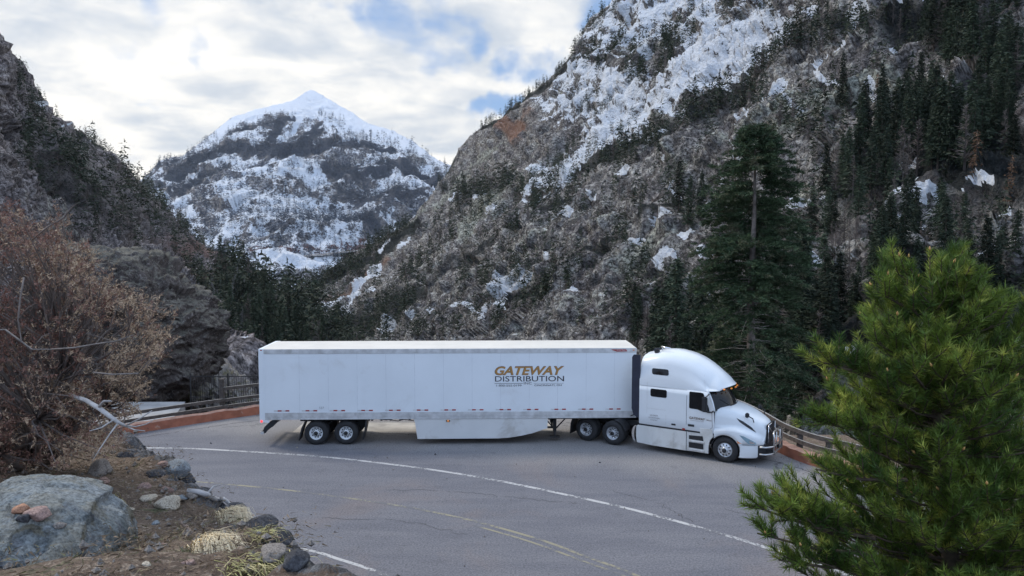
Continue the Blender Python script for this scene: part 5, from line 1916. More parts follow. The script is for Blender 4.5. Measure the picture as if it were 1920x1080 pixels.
m = MB()
m.tube(bp((130, 740, 7.6), (160, 750, 7.3), (185, 765, 7.15), (205, 780, 7.1), (222, 792, 7.1), (238, 800, 7.1)), [.018, .022, .024, .022, .018, .010], 7)
m.tube(bp((185, 765, 7.15), (195, 752, 7.1), (210, 752, 7.05)), [.018, .012, .004], 5)
m.build('bough', M_DRIFT, e)
for pts in (((236, 798, 7.1), (255, 800, 7.0), (275, 795, 6.9), (292, 785, 6.9)), ((236, 798, 7.1), (262, 785, 7.0), (285, 770, 7)), ((222, 792, 7.1), (205, 815, 7.0), (185, 845, 6.95), (172, 866, 6.9)),
            ((215, 786, 7.1), (190, 802, 7.0), (168, 808, 6.9)), ((238, 800, 7.1), (252, 806, 7), (272, 808, 7))):
    m = MB()
    m.tube(bp(*pts), [.009, .007, .005, .002][:len(pts)], 5)
    m.build('twig', M_DRIFT, e)
for nm, lab, pts in (('dead_branch', 'thin pale branch crossing the middle of the brown shrub', ((95, 655, 7.2), (140, 652, 7.1), (180, 645, 7.1), (215, 640, 7), (250, 628, 7))),
                     ('dead_branch', 'dark bent upright branch in the upper left of the brown shrub', ((45, 520, 7.2), (38, 560, 7.15), (34, 600, 7.1), (40, 640, 7.1), (60, 660, 7.1))),
                     ('dead_branch', 'pale horizontal branch at the left edge of the brown shrub', ((-40, 620, 7.2), (10, 618, 7.1), (60, 655, 7.1), (95, 655, 7.1))),
                     ('dead_branch', 'thin pale branch right of the centre of the brown shrub', ((175, 698, 7.1), (210, 702, 7), (260, 700, 7))),
                     ('dead_branch', 'bare curved twig rising above the top of the brown shrub', ((60, 450, 8), (90, 425, 7.9), (120, 408, 7.9), (126, 395, 7.9)))):
    o0 = P(*pts[0])
    m = MB()
    m.tube([P(*q) - o0 for q in pts], [.008, .009, .008, .006, .003][:len(pts)], 5)
    k = P(*pts[2])
    m.tube([k - o0, k - o0 + np.array([.1, 0, .12]), k - o0 + np.array([.2, -.05, .16])], [.006, .004, .002], 4)
    tag(m.build(nm, M_DRIFT2 if 'pale' in lab else M_TWIG, None, o0), lab, 'branch')

# ================================================================ tall fir beyond the fence
def tall_fir():
    d = 60.0
    base = P(1406, 768, d)
    top = P(1406, 236, d)
    h = top[2] - base[2]
    e = empty('fir_tree', base, 0, 'tall dark green fir standing behind the truck cab, twice the height of its neighbours', 'tree')
    rg = np.random.default_rng(77)
    tr = MB()
    tr.tube([(0, 0, -3), (0.05, 0, h * .15), (-.1, .05, h * .4), (.05, 0, h * .7), (0, 0, h * .97)], [.42, .36, .28, .16, .03], 10)
    tr.build('trunk', mat_plain('fir_bark', (0.17, 0.14, 0.12), .9, var=.35, scale=3, bump=.8, bscale=12), e)
    prof_y = [768, 740, 700, 650, 600, 540, 480, 430, 380, 330, 290, 262, 245, 236]
    prof_w = [92, 112, 120, 120, 118, 112, 108, 106, 98, 84, 70, 56, 38, 14]
    out = []
    bare = MB()
    nb = 0
    for i in range(1150):
        py = 236 + (768 - 236) * ((i + rg.random()) / 1150) ** 1.05
        w_ = np.interp(py, prof_y[::-1], prof_w[::-1]) / FPX * d
        z = (768 - py) / (768 - 236) * h
        az = rg.uniform(0, 2 * math.pi)
        if fbm(np.array([[math.cos(az) * 1.2, math.sin(az) * 1.2, z / 1.6]]), 2, 4)[0] < -.20:
            continue
        L = w_ * rg.uniform(.4, 1.15)
        dens = 1.0 if py < 560 else max(.5, 1 - (py - 560) / 330)
        dv = np.array([math.cos(az), math.sin(az), 0])
        sv = np.array([-dv[1], dv[0], 0])
        rise = rg.uniform(.0, .22) - (.1 if py > 560 else 0)
        dr = rg.uniform(.12, .3)
        ns = max(4, int(18 * L / 4))
        if py > 520 and rg.random() < .4:
            pp = [dv * L * u + np.array([0, 0, z + L * (rise * u - dr * u * u)]) + sv * rg.normal() * .15 * u for u in (0, .35, .7, 1)]
            bare.tube(pp, [.05, .035, .02, .008], 4, cap=False)
            nb += 1
        # sprays: short side twigs along the limb each clothed in needles
        for s_ in range(ns):
            u = rg.uniform(.15 if py < 560 else .4, 1.0)
            if rg.random() > dens:
                continue
            c0 = dv * L * u + np.array([0, 0, z + L * (rise * u - dr * u * u)])
            sl = (.35 + .9 * (1 - u)) * rg.uniform(.5, 1.1)
            sd_ = unit(dv * rg.uniform(.4, 1) + sv * rg.choice([-1, 1]) * rg.uniform(.2, 1) + np.array([0, 0, rg.uniform(-.25, .2)]))
            n = 16
            uu = rg.random(n)
            c = c0[None] + sd_[None] * (uu * sl)[:, None] + rg.normal(size=(n, 3)) * np.array([.07, .07, .05])
            dd = unit(sd_[None] + rg.normal(size=(n, 3)) * .55 + np.array([0, 0, .12]))
            out.append(tris(c, dd, rg.uniform(.16, .36, n), rg.uniform(.05, .10, n), rg))
    bare.build('bare_limbs', mat_plain('bare_limb_bark', (0.24, 0.21, 0.18), .9, var=.3), e)
    add('crown', tri_mesh('crown', np.concatenate(out), M_FIRB), e)


tall_fir()

# ================================================================ near young pine, right
M_NEED = mat_leaf('pine_needles', (0.048, 0.098, 0.022), (0.175, 0.245, 0.042), 3.6, c3=(0.38, 0.41, 0.08), objvar=0.0, rough=.5, transl=.2)
M_PBARK = mat_plain('pine_twig_bark', (0.085, 0.062, 0.042), .9, var=.3, scale=20)
M_BUD = mat_plain('orange_pine_buds', (0.50, 0.28, 0.10), .7, var=.25, scale=30)


def near_pine():
    rg = np.random.default_rng(123)
    d = 4.7
    tx = 1800
    top = P(1745, 505, d)
    base = P(tx, 1250, d)
    base[2] -= .6
    e = empty('pine_tree', base, 0, 'bright green young pine close to the camera at the right edge', 'tree')
    tr = MB()
    ax = lambda z: base + (top - base) * z
    tr.tube([ax(0) - base, ax(.4) - base + np.array([.03, 0, 0]), ax(.75) - base, ax(.97) - base], [.07, .055, .032, .012], 8)
    tr.build('trunk', M_PBARK, e)
    need, tw, buds = [], MB(), MB()
    # left reach of the crown at several heights (photo x of outline -> metres)
    ly = [480, 520, 560, 600, 640, 670, 700, 740, 780, 830, 870, 900, 930, 950, 990, 1040, 1090, 1200]
    lx = [1742, 1706, 1688, 1655, 1605, 1580, 1615, 1590, 1568, 1588, 1568, 1545, 1560, 1450, 1430, 1455, 1480, 1480]
    ry = [480, 520, 560, 620, 700, 1200]
    rx = [1775, 1860, 1890, 1980, 2080, 2150]

    def shoot(p0, d0, L, curve=.5, nn=150, nl=.068):
        """a shoot that curves upward, needles all round"""
        d0 = unit(d0)
        up = np.array([0, 0, 1.])
        ts = np.linspace(0, 1, 6)
        pts = []
        p = np.array(p0, float)
        dv = d0.copy()
        for k in range(6):
            pts.append(p.copy())
            dv = unit(dv + up * curve * .16)
            p = p + dv * L / 5
        tw.tube(pts, [.0055, .005, .0045, .004, .0035, .002], 4, cap=False)
        pts = np.array(pts)
        n = int(nn * 1.1 * L / .25)
        u = rg.random(n) * 5
        i = np.minimum(u.astype(int), 4)
        f = (u - i)[:, None]
        c = pts[i] * (1 - f) + pts[i + 1] * f
        dirs = unit(pts[i + 1] - pts[i])
        r = rg.normal(size=(n, 3))
        perp = unit(np.cross(dirs, r))
        # needles lean forward along the shoot and tend upward
        nd = unit(perp * rg.uniform(.7, 1.0, n)[:, None] + dirs * rg.uniform(.45, .9, n)[:, None] + up * .30)
        ln = nl * rg.uniform(.7, 1.15, n)
        need.append(tris(c, nd, ln, np.full(n, .0050), rg))
        if rg.random() < .025:
            q = pts[-1]
            buds.tube([q, q + dv * .012, q + dv * .028], [.004, .0075, .002], 5)

    for i in range(320):
        py = 500 + (1230 - 500) * ((i + rg.random()) / 320) ** .85
        az = rg.uniform(0, 2 * math.pi)
        cx, sy = math.cos(az), math.sin(az)
        xl = np.interp(py, ly, lx)
        xr = np.interp(py, ry, rx)
        zc = (1250 - py) / (1250 - 505)
        tp = P(tx + (1745 - tx) * min(1, max(0, zc)), py, d)
        reach = (tx - xl if cx < 0 else xr - tx) / FPX * d
        side = .62 * (tx - xl) / FPX * d
        L = math.hypot(cx * reach, sy * side) * rg.uniform(.62, 1.0)
        L = max(L, .08)
        tip = tp + np.array([cx * L, sy * L, 0])
        # limb starts lower on the trunk and arches out
        st = tp + np.array([0, 0, -.25 * L - .05])
        mid = (st + tip) / 2 + np.array([0, 0, -.06 * L])
        tw.tube([st, mid, tip], [.009, .007, .004], 5, cap=False)
        dv = unit(tip - mid)
        ns = 4 + int(L * 9)
        shoot(tip - dv * .1, dv + np.array([0, 0, .2]), rg.uniform(.16, .26), .9)
        for k in range(ns):
            u = rg.uniform(.15, .98)
            q = st * (1 - u) ** 2 + 2 * mid * u * (1 - u) + tip * u * u
            sdv = np.array([-dv[1], dv[0], 0]) * rg.choice([-1, 1])
            shoot(q, dv * rg.uniform(.4, 1) + sdv * rg.uniform(.3, 1) + np.array([0, 0, rg.uniform(-.1, .5)]), rg.uniform(.12, .24), .8, 130)
    # leaders at the top
    for x, y, x2, y2 in ((1745, 560, 1743, 470), (1700, 560, 1704, 482), (1765, 560, 1790, 520), (1690, 580, 1665, 515), (1720, 570, 1722, 520), (1820, 600, 1835, 540), (1640, 640, 1612, 590), (1570, 700, 1535, 660)):
        a, b = P(x, y, d), P(x2, y2, d)
        shoot(a, b - a, np.linalg.norm(b - a), .2, 110, .05)
        buds.tube([b, b + np.array([0, 0, .02])], [.007, .003], 5)
    # low left branch that reaches out over the road
    for (xa, ya), (xb, yb) in (((1640, 1010), (1400, 945)), ((1640, 1040), (1420, 1000)), ((1600, 1000), (1480, 940)), ((1640, 1060), (1460, 1050)), ((1560, 1000), (1500, 960)), ((1700, 900), (1530, 880)), ((1680, 720), (1535, 660)), ((1680, 700), (1545, 680)), ((1650, 800), (1535, 790)), ((1900, 700), (1990, 600)), ((1850, 700), (1925, 590))):
        a, b = P(xa, ya, d - .15), P(xb, yb, d - .3)
        mid = (a + b) / 2 + np.array([0, 0, -.03])
        tw.tube([a, mid, b], [.014, .010, .005], 5, cap=False)
        dv = unit(b - a)
        shoot(b - dv * .12, dv + np.array([0, 0, .15]), .2, .6)
        for k in range(16):
            u = rg.uniform(.15, .98)
            q = a * (1 - u) ** 2 + 2 * mid * u * (1 - u) + b * u * u
            shoot(q, dv * .8 + rg.normal(size=3) * .5 + np.array([0, 0, .25]), rg.uniform(.10, .2), .8)
    o = tw.build('branches', M_PBARK, e)
    o.data.transform(Matrix.Translation(-Vector(base)))
    o = buds.build('buds', M_BUD, e)
    o['kind'] = 'stuff'
    o.data.transform(Matrix.Translation(-Vector(base)))
    T_ = np.concatenate(need) - base
    add('needles', tri_mesh('needles', T_, M_NEED), e)


near_pine()
# ================================================================ lorry
M_TWHITE = mat_plain('white_trailer_skin', (0.75, 0.785, 0.81), 0.38, var=0.03, scale=.5, dirt=((0.50, 0.48, 0.45), .28, .8, .56), bump=.12, bscale=1.3)
M_SEAM = mat_plain('panel_seam', (0.62, 0.65, 0.68), .5)
M_TROOF = mat_plain('trailer_roof_skin', (0.66, 0.625, 0.565), 0.5, var=0.05, scale=.7, bump=.3, bscale=1.2)
M_ALU = mat_plain('dirty_aluminium', (0.58, 0.58, 0.58), 0.5, metal=.25, var=0.15, scale=3, dirt=((0.36, 0.35, 0.33), .5, 2.2, .5))
M_SKIRT = mat_plain('white_skirt_panel', (0.66, 0.66, 0.65), 0.5, var=0.05, scale=.6, dirt=((0.42, 0.39, 0.35), .7, .8, .5))
M_CAB = mat_plain('white_cab_paint', (0.72, 0.75, 0.77), 0.18, var=0.02, scale=.6)
M_CABD = mat_plain('road_dirty_white_paint', (0.64, 0.64, 0.62), 0.4, var=0.06, scale=1, dirt=((0.40, 0.37, 0.33), .55, 1.3, .48))
M_BLK = mat_plain('black_plastic', (0.02, 0.021, 0.025), 0.55, var=.15)
M_NAVY = mat_plain('dark_rubber_extender', (0.022, 0.026, 0.045), 0.5, var=.15)
M_RUB = mat_plain('tyre_rubber', (0.022, 0.022, 0.024), 0.8, var=.25, scale=6, bump=.3, bscale=30)
M_CHAS = mat_plain('chassis_black', (0.018, 0.018, 0.02), 0.7, var=.3)
M_RIM = mat_plain('polished_wheel', (0.62, 0.64, 0.67), 0.28, metal=.55, var=.08, scale=5, dirt=((0.30, 0.28, 0.27), .5, 4, .5))
M_RIMW = mat_plain('white_painted_rim', (0.74, 0.76, 0.78), .45, var=.06, scale=6, dirt=((0.45, 0.42, 0.40), .5, 5, .52))
M_BULL = mat_plain('satin_steel', (0.50, 0.50, 0.50), 0.3, metal=1.0, var=.1, scale=5)
M_CHR = mat_plain('chrome', (0.75, 0.75, 0.76), 0.12, metal=1.0, var=.03)
M_GLASS = mat_plain('dark_glass', (0.006, 0.007, 0.009), 0.06, var=.1, spec=.35)
M_RED = mat_plain('red_reflector', (0.33, 0.02, 0.02), 0.4)
M_WREF = mat_plain('white_reflector', (0.62, 0.62, 0.62), 0.4)
M_GOLD = mat_plain('gold_lettering', (0.42, 0.215, 0.055), 0.45, var=.05)
M_INK = mat_plain('dark_lettering', (0.035, 0.03, 0.04), 0.5)
M_BROWNI = mat_plain('brown_lettering', (0.13, 0.085, 0.06), 0.5)
M_AMB = mat_plain('amber_lens', (0.75, 0.22, 0.03), 0.25)


def lamp_mat(name, col, st):
    m, t, b = newmat(name)
    b.inputs['Base Color'].default_value = (*col, 1)
    b.inputs['Emission Color'].default_value = (*col, 1)
    b.inputs['Emission Strength'].default_value = st
    return m


M_AMBL = lamp_mat('lit_amber_lamp', (1.0, .33, .05), .12)
M_REDL = lamp_mat('lit_red_lamp', (1.0, .08, .08), 1.0)


def text_raw(s, size, shear=0.0, bold=0.0, width=None, extr=.001):
    cu = bpy.data.curves.new('t', 'FONT')
    cu.body = s
    cu.size = size
    cu.shear = shear
    cu.offset = bold
    cu.extrude = extr
    cu.resolution_u = 3
    o = bpy.data.objects.new('t', cu)
    COL.objects.link(o)
    bpy.context.view_layer.update()
    me = bpy.data.meshes.new_from_object(o.evaluated_get(bpy.context.evaluated_depsgraph_get()))
    V = np.array([v.co[:] for v in me.vertices])
    F = [tuple(p.vertices) for p in me.polygons]
    bpy.data.objects.remove(o)
    V[:, 0] -= V[:, 0].min()
    V[:, 1] -= V[:, 1].min()
    if width:
        V[:, 0] *= width / V[:, 0].max()
    return V, F


def put_text(m, s, x, z, h, width, y, mi=0, shear=0.0, bold=0.0):
    V, F = text_raw(s, 1.0, shear, bold)
    k = h / V[:, 1].max()
    V[:, 1] *= k
    V[:, 0] *= width / V[:, 0].max()
    W_ = np.stack([V[:, 0] + x, np.full(len(V), y) + (V[:, 2] > 0) * -0.002, V[:, 1] + z], -1)
    return m.raw(W_, F, mi)


def wheel(parent, cx, y0, r=.515, wd=.27, kind='dual', steer=0.0, far=False):
    """y0 = outer face, wheel lies at y0..y0+wd (far: mirrored)"""
    s = -1 if far else 1
    e = bpy.data.objects.new('wheel', None)
    e.location = (cx, y0, r - .005)
    e.rotation_euler = (0, 0, steer)
    link(e, parent)
    m = MB()
    pr = [(.285, .03), (.30, .005), (.36, -.008), (.43, 0.0), (.47, .02), (.497, .045), (.512, .06), (.515, .09), (.505, .092), (.505, .104), (.515, .106), (.515, .135), (.505, .137), (.505, .149), (.515, .151), (.515, .18),
          (.505, .182), (.505, .194), (.515, .196), (.512, .21), (.47, .25), (.36, .275), (.285, .25)]
    m.lathe([(a * r / .515, s * b) for a, b in pr], 0, 0, 48)
    m.build('tyre', M_RUB, e)
    m = MB()
    if kind == 'dual':
        pr = [(.288, .02), (.288, .035), (.27, .04), (.262, .10), (.235, .13), (.15, .145), (.13, .14), (.125, .10), (.11, .095), (.10, .02), (.085, .005), (.0, .0)]
        hz, hr, lz = .135, .20, .10
    else:
        pr = [(.288, .02), (.288, .032), (.27, .035), (.262, .055), (.245, .05), (.21, .02), (.15, .0), (.12, .0), (.115, -.03), (.105, -.04), (.09, -.075), (.06, -.095), (0, -.098)]
        hz, hr, lz = .018, .205, -.01
    m.lathe([(a, s * b) for a, b in pr], 0, 0, 40)
    for k in range(10):
        a = k * math.pi / 5
        hz2 = hz if kind != 'dual' else hz + .004
        m.lathe([(.030, s * (hz2 - .006)), (.030, s * (hz2 - .012)), (0, s * (hz2 - .012))], hr * math.cos(a), hr * math.sin(a), 10, mi=1)
        a = (k + .5) * math.pi / 5
        m.lathe([(.018, s * (lz + .05)), (.018, s * (lz - .018)), (.0, s * (lz - .022))], .142 * math.cos(a), .142 * math.sin(a), 6, smooth=False, mi=1 if kind == 'dual' else 0)
    m.lathe([(.088, s * (-.001 if kind == 'dual' else -.076)), (.088, s * (-.01 if kind == 'dual' else -.1)), (0, s * (-.012 if kind == 'dual' else -.102))], 0, 0, 16, mi=1)
    m.build('rim', [M_RIMW if parent.name.startswith('semi_trailer') else M_RIM, M_CHAS], e)
    return e


def inner_tyre(parent, cx, y0, r=.515):
    m = MB()
    m.lathe([(.285, .0), (.40, -.0), (.49, .03), (.515, .07), (.515, .2), (.49, .245), (.40, .27), (.285, .26), (.1, .2), (.1, .05), (.285, .0)], cx, r - .005, 40, y0=y0)
    m.build('inner_tyre', M_RUB, parent)


# ---------------------------------------------------------------- trailer
TL = 15.95
trl = empty('semi_trailer', (-10.62, 32.0, 0), R(1.5), 'long white box semi-trailer with gold and brown lettering, parked across the bend', 'trailer')
m = MB()
m.box(.10, TL, 0, 2.6, 1.40, 4.02)
for k in range(1, 13):
    m.box(.35 + k * 1.22 - .022, .35 + k * 1.22 + .022, -.004, .003, 1.425, 3.93)
    m.box(.35 + k * 1.22 + .022, .35 + k * 1.22 + .036, -.0045, .003, 1.425, 3.93, 1)
# faint lap edges and rivets
for k in range(0, 14):
    for j in range(16):
        x = .38 + k * 1.22
        if x < TL - .05:
            m.box(x, x + .012, -.007, .002, 1.5 + j * .155, 1.512 + j * .155)
m.build('body', [M_TWHITE, M_SEAM], trl)
m = MB()
m.box(.02, TL + .02, -.018, 2.618, 3.94, 4.135, bev=.012)
for k in range(60):
    m.box(.2 + k * .265, .212 + k * .265, -.021, -.016, 3.97, 3.985)
m.build('top_rail', M_ALU, trl)
m = MB()
nx = 60
V = []
for i in range(nx + 1):
    x = .04 + (TL - .06) * i / nx
    for y, z in ((.01, 4.137), (.12, 4.15 + .004 * math.sin(i * 2.6)), (1.3, 4.165 + .006 * math.sin(i * 1.9)), (2.48, 4.15), (2.59, 4.137)):
        V.append((x, y, z))
m.raw(V, [(i * 5 + k, (i + 1) * 5 + k, (i + 1) * 5 + k + 1, i * 5 + k + 1) for i in range(nx) for k in range(4)])
m.build('roof', M_TROOF, trl)
m = MB()
m.box(.12, TL + .01, -.012, 2.612, 1.12, 1.42, bev=.006)
m.box(.12, TL + .01, -.024, -.008, 1.12, 1.16)
m.box(.12, TL + .01, -.020, -.008, 1.255, 1.275)
for k in range(53):
    x = .3 + k * .295
    m.box(x, x + .02, -.026, -.006, 1.13, 1.25)
m.build('bottom_rail', M_ALU, trl)
m = MB()
for y0, y1 in ((-.02, .09), (2.51, 2.62)):
    m.box(-.10, .13, y0, y1, 1.0, 4.15, bev=.012)
m.box(-.10, .13, .09, 2.51, 3.98, 4.15)
m.box(-.10, .13, .09, 2.51, 1.0, 1.30)
for y0, y1 in ((.1, 1.29), (1.31, 2.5)):
    m.box(-.04, .09, y0, y1, 1.31, 3.97)
m.box(.13, .30, -.014, .0, 1.0, 1.12)
m.build('rear_frame', M_TWHITE, trl)
m = MB()
m.lathe([(.0, -.012), (.05, -.01), (.055, 0)], -.02, 1.06, 14, y0=-.02)
m.build('tail_light', M_REDL, trl)
# under-ride guard, seen side-on as a black raked bracket
m = MB()
m.prism([(.62, 1.11), (.45, 1.11), (.28, 1.0), (.05, .78), (.02, .70), (-.03, .55), (.10, .52), (.18, .66), (.42, .80), (.60, .98)], .12, .24)
m.prism([(.62, 1.11), (.45, 1.11), (.28, 1.0), (.05, .78), (-.03, .55), (.10, .52), (.18, .66), (.42, .80), (.60, .98)], 2.36, 2.48)
m.box(-.08, .05, .02, 2.58, .50, .60, bev=.01)
m.build('rear_guard', M_BLK, trl)
m = MB()
m.box(-.085, .055, .005, .025, .495, .605)
m.build('guard_end_plate', M_ALU, trl)
for cx in (2.25, 3.52):
    wheel(trl, cx, .06)
    inner_tyre(trl, cx, .37)
    wheel(trl, cx, 2.54, far=True)
    inner_tyre(trl, cx, 1.96)
m = MB()
for cx in (2.25, 3.52):
    m.tube([(cx, .3, .51), (cx, 2.3, .51)], .065, 10)
    m.box(cx - .10, cx + .10, .66, .78, .45, .95)
    m.box(cx - .10, cx + .10, 1.82, 1.94, .45, .95)
    m.tube([(cx + .15, .7, .6), (cx + .55, .7, .85)], .06, 8)
m.box(1.45, 4.45, .64, .80, .90, 1.10)
m.box(1.45, 4.45, 1.80, 1.96, .90, 1.10)
m.box(1.35, 4.35, .30, 2.3, 1.06, 1.12)
m.prism([(3.95, 1.1), (4.45, 1.1), (4.30, .85), (4.08, .62), (3.95, .75)], .62, .78)
for k in range(20):
    m.box(4.6 + k * .4, 4.68 + k * .4, .05, 2.55, 1.04, 1.12)
m.build('suspension', M_CHAS, trl)
for y0 in (.07, 2.0):
    m = MB()
    m.prism([(1.86, 1.10), (1.80, 1.08), (1.62, .72), (1.50, .20), (1.53, .19), (1.64, .56), (1.72, .80)], y0, y0 + .55)
    m.build('mud_flap', M_BLK, trl)
m = MB()
m.prism([(4.36, 1.10), (4.42, 1.10), (4.40, .80), (4.34, .52), (4.26, .22), (4.22, .22), (4.30, .6)], .07, .62)
m.build('mud_flap', M_BLK, trl)
# air lines under the slider
for k, pts in enumerate((((4.5, 1.1), (5.2, 1.0), (5.6, 1.08), (6.4, .96)), ((4.6, 1.08), (5.1, 1.02), (5.7, .93), (6.3, 1.1)))):
    m = MB()
    m.tube([(x, .35 + .1 * k, z) for x, z in pts], .018, 5)
    m.build('air_line', M_CHAS, trl)
# side skirts
SK = [(6.43, 1.125), (6.48, .95), (6.58, .25), (10.1, .255), (10.5, .28), (11.0, .36), (11.5, .47), (12.14, .68), (12.16, 1.125)]
for y0 in (.0, 2.565):
    m = MB()
    m.prism(SK, y0, y0 + .035)
    if y0 == 0:
        for x in (7.8, 9.2, 10.6):
            m.box(x, x + .012, -.004, .002, .33, 1.1)
        for x in np.arange(6.8, 12, .7):
            m.box(x, x + .03, -.006, .002, 1.02, 1.05)
            m.box(x, x + .02, -.006, .002, .62, .64)
    m.build('side_skirt', M_SKIRT, trl)
# landing gear
for yy in (.42, 2.06):
    m = MB()
    m.box(12.42, 12.57, yy, yy + .14, .42, 1.12, bev=.01)
    m.box(12.46, 12.54, yy + .03, yy + .11, .22, .45)
    m.box(12.30, 12.72, yy - .05, yy + .2, .17, .22)
    m.tube([(12.47, yy, .55), (12.0, yy + .02, 1.1)], .03, 6)
    m.tube([(12.52, yy, .55), (13.05, yy + .02, 1.1)], .03, 6)
    m.build('landing_gear', M_CHAS, trl)
m = MB()
m.box(12.1, 15.8, .25, 2.35, 1.02, 1.115)
m.build('coupler_plate', M_CHAS, trl)
# conspicuity strips
for k in range(14):
    x = .50 + k * 1.178
    if x + .66 > TL:
        break
    m = MB()
    for q in range(4):
        m.box(x + q * .165, x + (q + 1) * .165 - .004, -.010, -.0045, 1.475, 1.53, q % 2)
    m.build('reflective_strip', [M_WREF, M_RED], trl)
m = MB()
m.box(7.80, 7.98, -.03, -.001, 1.00, 1.06, bev=.01)
m.build('light_bracket', M_BLK, trl)
m = MB()
m.lathe([(.045, 0), (.042, -.022), (0, -.03)], 7.89, 1.03, 16, y0=-.03)
m.build('marker_light', M_AMBL, trl)
for x, z, mt in ((TL - .12, 4.05, M_AMB), (.02, 4.10, M_RED)):
    m = MB()
    m.box(x - .04, x + .04, -.032, -.018, z - .02, z + .02, bev=.006)
    m.build('marker_light', mt, trl)
# lettering
m = MB()
put_text(m, 'GATEWAY', 9.885, 2.985, .395, 2.97, -.0055, 0, shear=.28, bold=.035)
m.build('lettering', M_BROWNI, trl)
m = MB()
put_text(m, 'GATEWAY', 9.91, 3.005, .355, 2.93, -.0085, 0, shear=.28, bold=.018)
m.build('lettering', M_GOLD, trl)
m = MB()
put_text(m, 'DISTRIBUTION', 9.90, 2.715, .235, 2.95, -.0065, 0, bold=.004)
put_text(m, 'INC', 11.13, 2.585, .10, .34, -.0065, 0)
m.box(9.88, 11.08, -.008, -.0045, 2.625, 2.640)
m.box(11.55, 12.83, -.008, -.0045, 2.625, 2.632)
put_text(m, '1-800-555-0199', 9.95, 2.50, .085, 1.08, -.0065, 0)
put_text(m, 'CINCINNATI, OH', 11.58, 2.50, .085, 1.17, -.0065, 0, bold=.006)
m.build('lettering', M_INK, trl)
m = MB()
m.raw([(14.86, -.022, 4.085), (15.50, -.022, 4.085), (15.56, -.022, 3.995), (15.10, -.022, 3.985), (15.05, -.022, 4.015), (14.95, -.022, 4.04)], [(0, 1, 2, 3, 4, 5)])
m.build('emblem', M_RED, trl)
m = MB()
put_text(m, 'Great Dane', 15.1, 4.015, .055, .38, -.024, 0, shear=.3)
m.build('lettering', M_WREF, trl)
m = MB()
put_text(m, '537', 2.42, 1.57, .10, .2, -.0065, 0)
m.build('lettering', mat_plain('grey_lettering', (.35, .36, .38), .5), trl)

# ---------------------------------------------------------------- tractor
HEAD = R(-32.67)
trk = empty('semi_truck', (8.35, 29.5, 0), HEAD, 'white long-nose sleeper semi truck with black trim and chrome bull bar', 'truck')
CY = 1.22


def loft(secs, name, mat, smooth=True, sub=0):
    """secs: list of profiles (same length) of (x, y, z); near half mirrored to the far side"""
    S = np.array(secs, float)
    mir = S.copy()
    mir[..., 1] = 2 * CY - mir[..., 1]
    full = np.concatenate([S, mir[:, ::-1][:, 1:]], 1)
    nr, nc = full.shape[:2]
    return full.reshape(-1, 3), grid_faces(nr, nc), (nr, nc)


def dense(keys, xs):
    keys = np.array(keys, float)
    return [np.interp(xs, keys[:, 0], keys[:, i]) for i in range(1, keys.shape[1])]


def sm(a, k=5):
    w = np.ones(k) / k
    p = np.pad(a, k // 2, mode='edge')
    return np.convolve(p, w, 'valid')


# roof cap -----------------------------------------------------------
xs = np.linspace(-3.62, .02, 54)
zt, wt, wb = dense([(-3.62, 3.97, 1.10, 1.20), (-3.3, 4.06, 1.10, 1.20), (-2.8, 4.17, 1.10, 1.20), (-2.4, 4.19, 1.09, 1.20), (-1.9, 4.11, 1.07, 1.19), (-1.4, 3.95, 1.05, 1.18), (-.9, 3.68, 1.03, 1.17),
                    (-.5, 3.40, 1.01, 1.15), (-.2, 3.13, .99, 1.12), (-.05, 2.97, .97, 1.08), (.02, 2.87, .95, 1.04)], xs)
zt = sm(zt)
secs = []
for x, a, b, c in zip(xs, zt, wt, wb):
    zb = 2.72 + .05 * np.clip((x + .8) / .8, 0, 1)
    hgt = a - zb
    r = min(.55, hgt * .85)
    bow = .42 * np.clip((x + 1.9) / 1.9, 0, 1) ** 1.3
    prof = [(c, zb), (c - .004, zb + (hgt - r) * .35), (c - (c - b) * .55, zb + (hgt - r) * .7), (b, a - r)]
    for k in range(1, 9):
        an = k / 9 * math.pi / 2
        prof.append((b - min(r * 1.15, b) * (1 - math.cos(an)), a - .05 - r + (r) * math.sin(an)))
    y9 = b - min(r * 1.15, b)
    prof += [(y9 * .8, a - .035), (y9 * .5, a - .012), (0, a)]
    secs.append([(x - bow * (yy / c) ** 2, CY - yy, zz) for yy, zz in prof])
V, F, sh = loft(secs, 'roof', M_CAB)
m = MB()
m.raw(V, F, 0, True)
nr, nc = sh
m.raw(V[:nc], [tuple(range(nc))])
m.raw(V[-nc:], [tuple(range(nc))[::-1]])
# underside of visor
m.build('roof_fairing', M_CAB, trk)
roofV, roofF = V, F

# lower cab ----------------------------------------------------------
m = MB()
xs = np.linspace(-3.62, -.44, 30)
secs = []
for x in xs:
    fr = np.clip((x + 1.6) / 1.1, 0, 1)
    prof = []
    for z in (1.10, 1.14, 1.5, 1.9, 2.2, 2.5, 2.73):
        w_ = 1.215 - .012 * (z - 1.1) - .035 * fr * np.clip((z - 1.9) / .8, 0, 1)
        if z < 1.12:
            w_ -= .03
        xx = x
        if x > -.9:
            xx = x - .30 * (x + .9) / .46 * np.clip((z - 2.0) / .73, 0, 1)
        prof.append((xx, CY - w_, z))
    secs.append(prof)
V, F, (nr, nc) = loft(secs, '', M_CAB)
m.raw(V, F, 0, True)
m.raw(V[:nc], [tuple(range(nc))])
m.raw(V[-nc:], [tuple(range(nc))[::-1]])
cab = m.build('cab', M_CAB, trk)
cabV, cabF = V, F
m = MB()
m.box(-3.60, -.45, .05, 2.39, 1.02, 1.10)
m.build('cab_floor', M_BLK, trk)

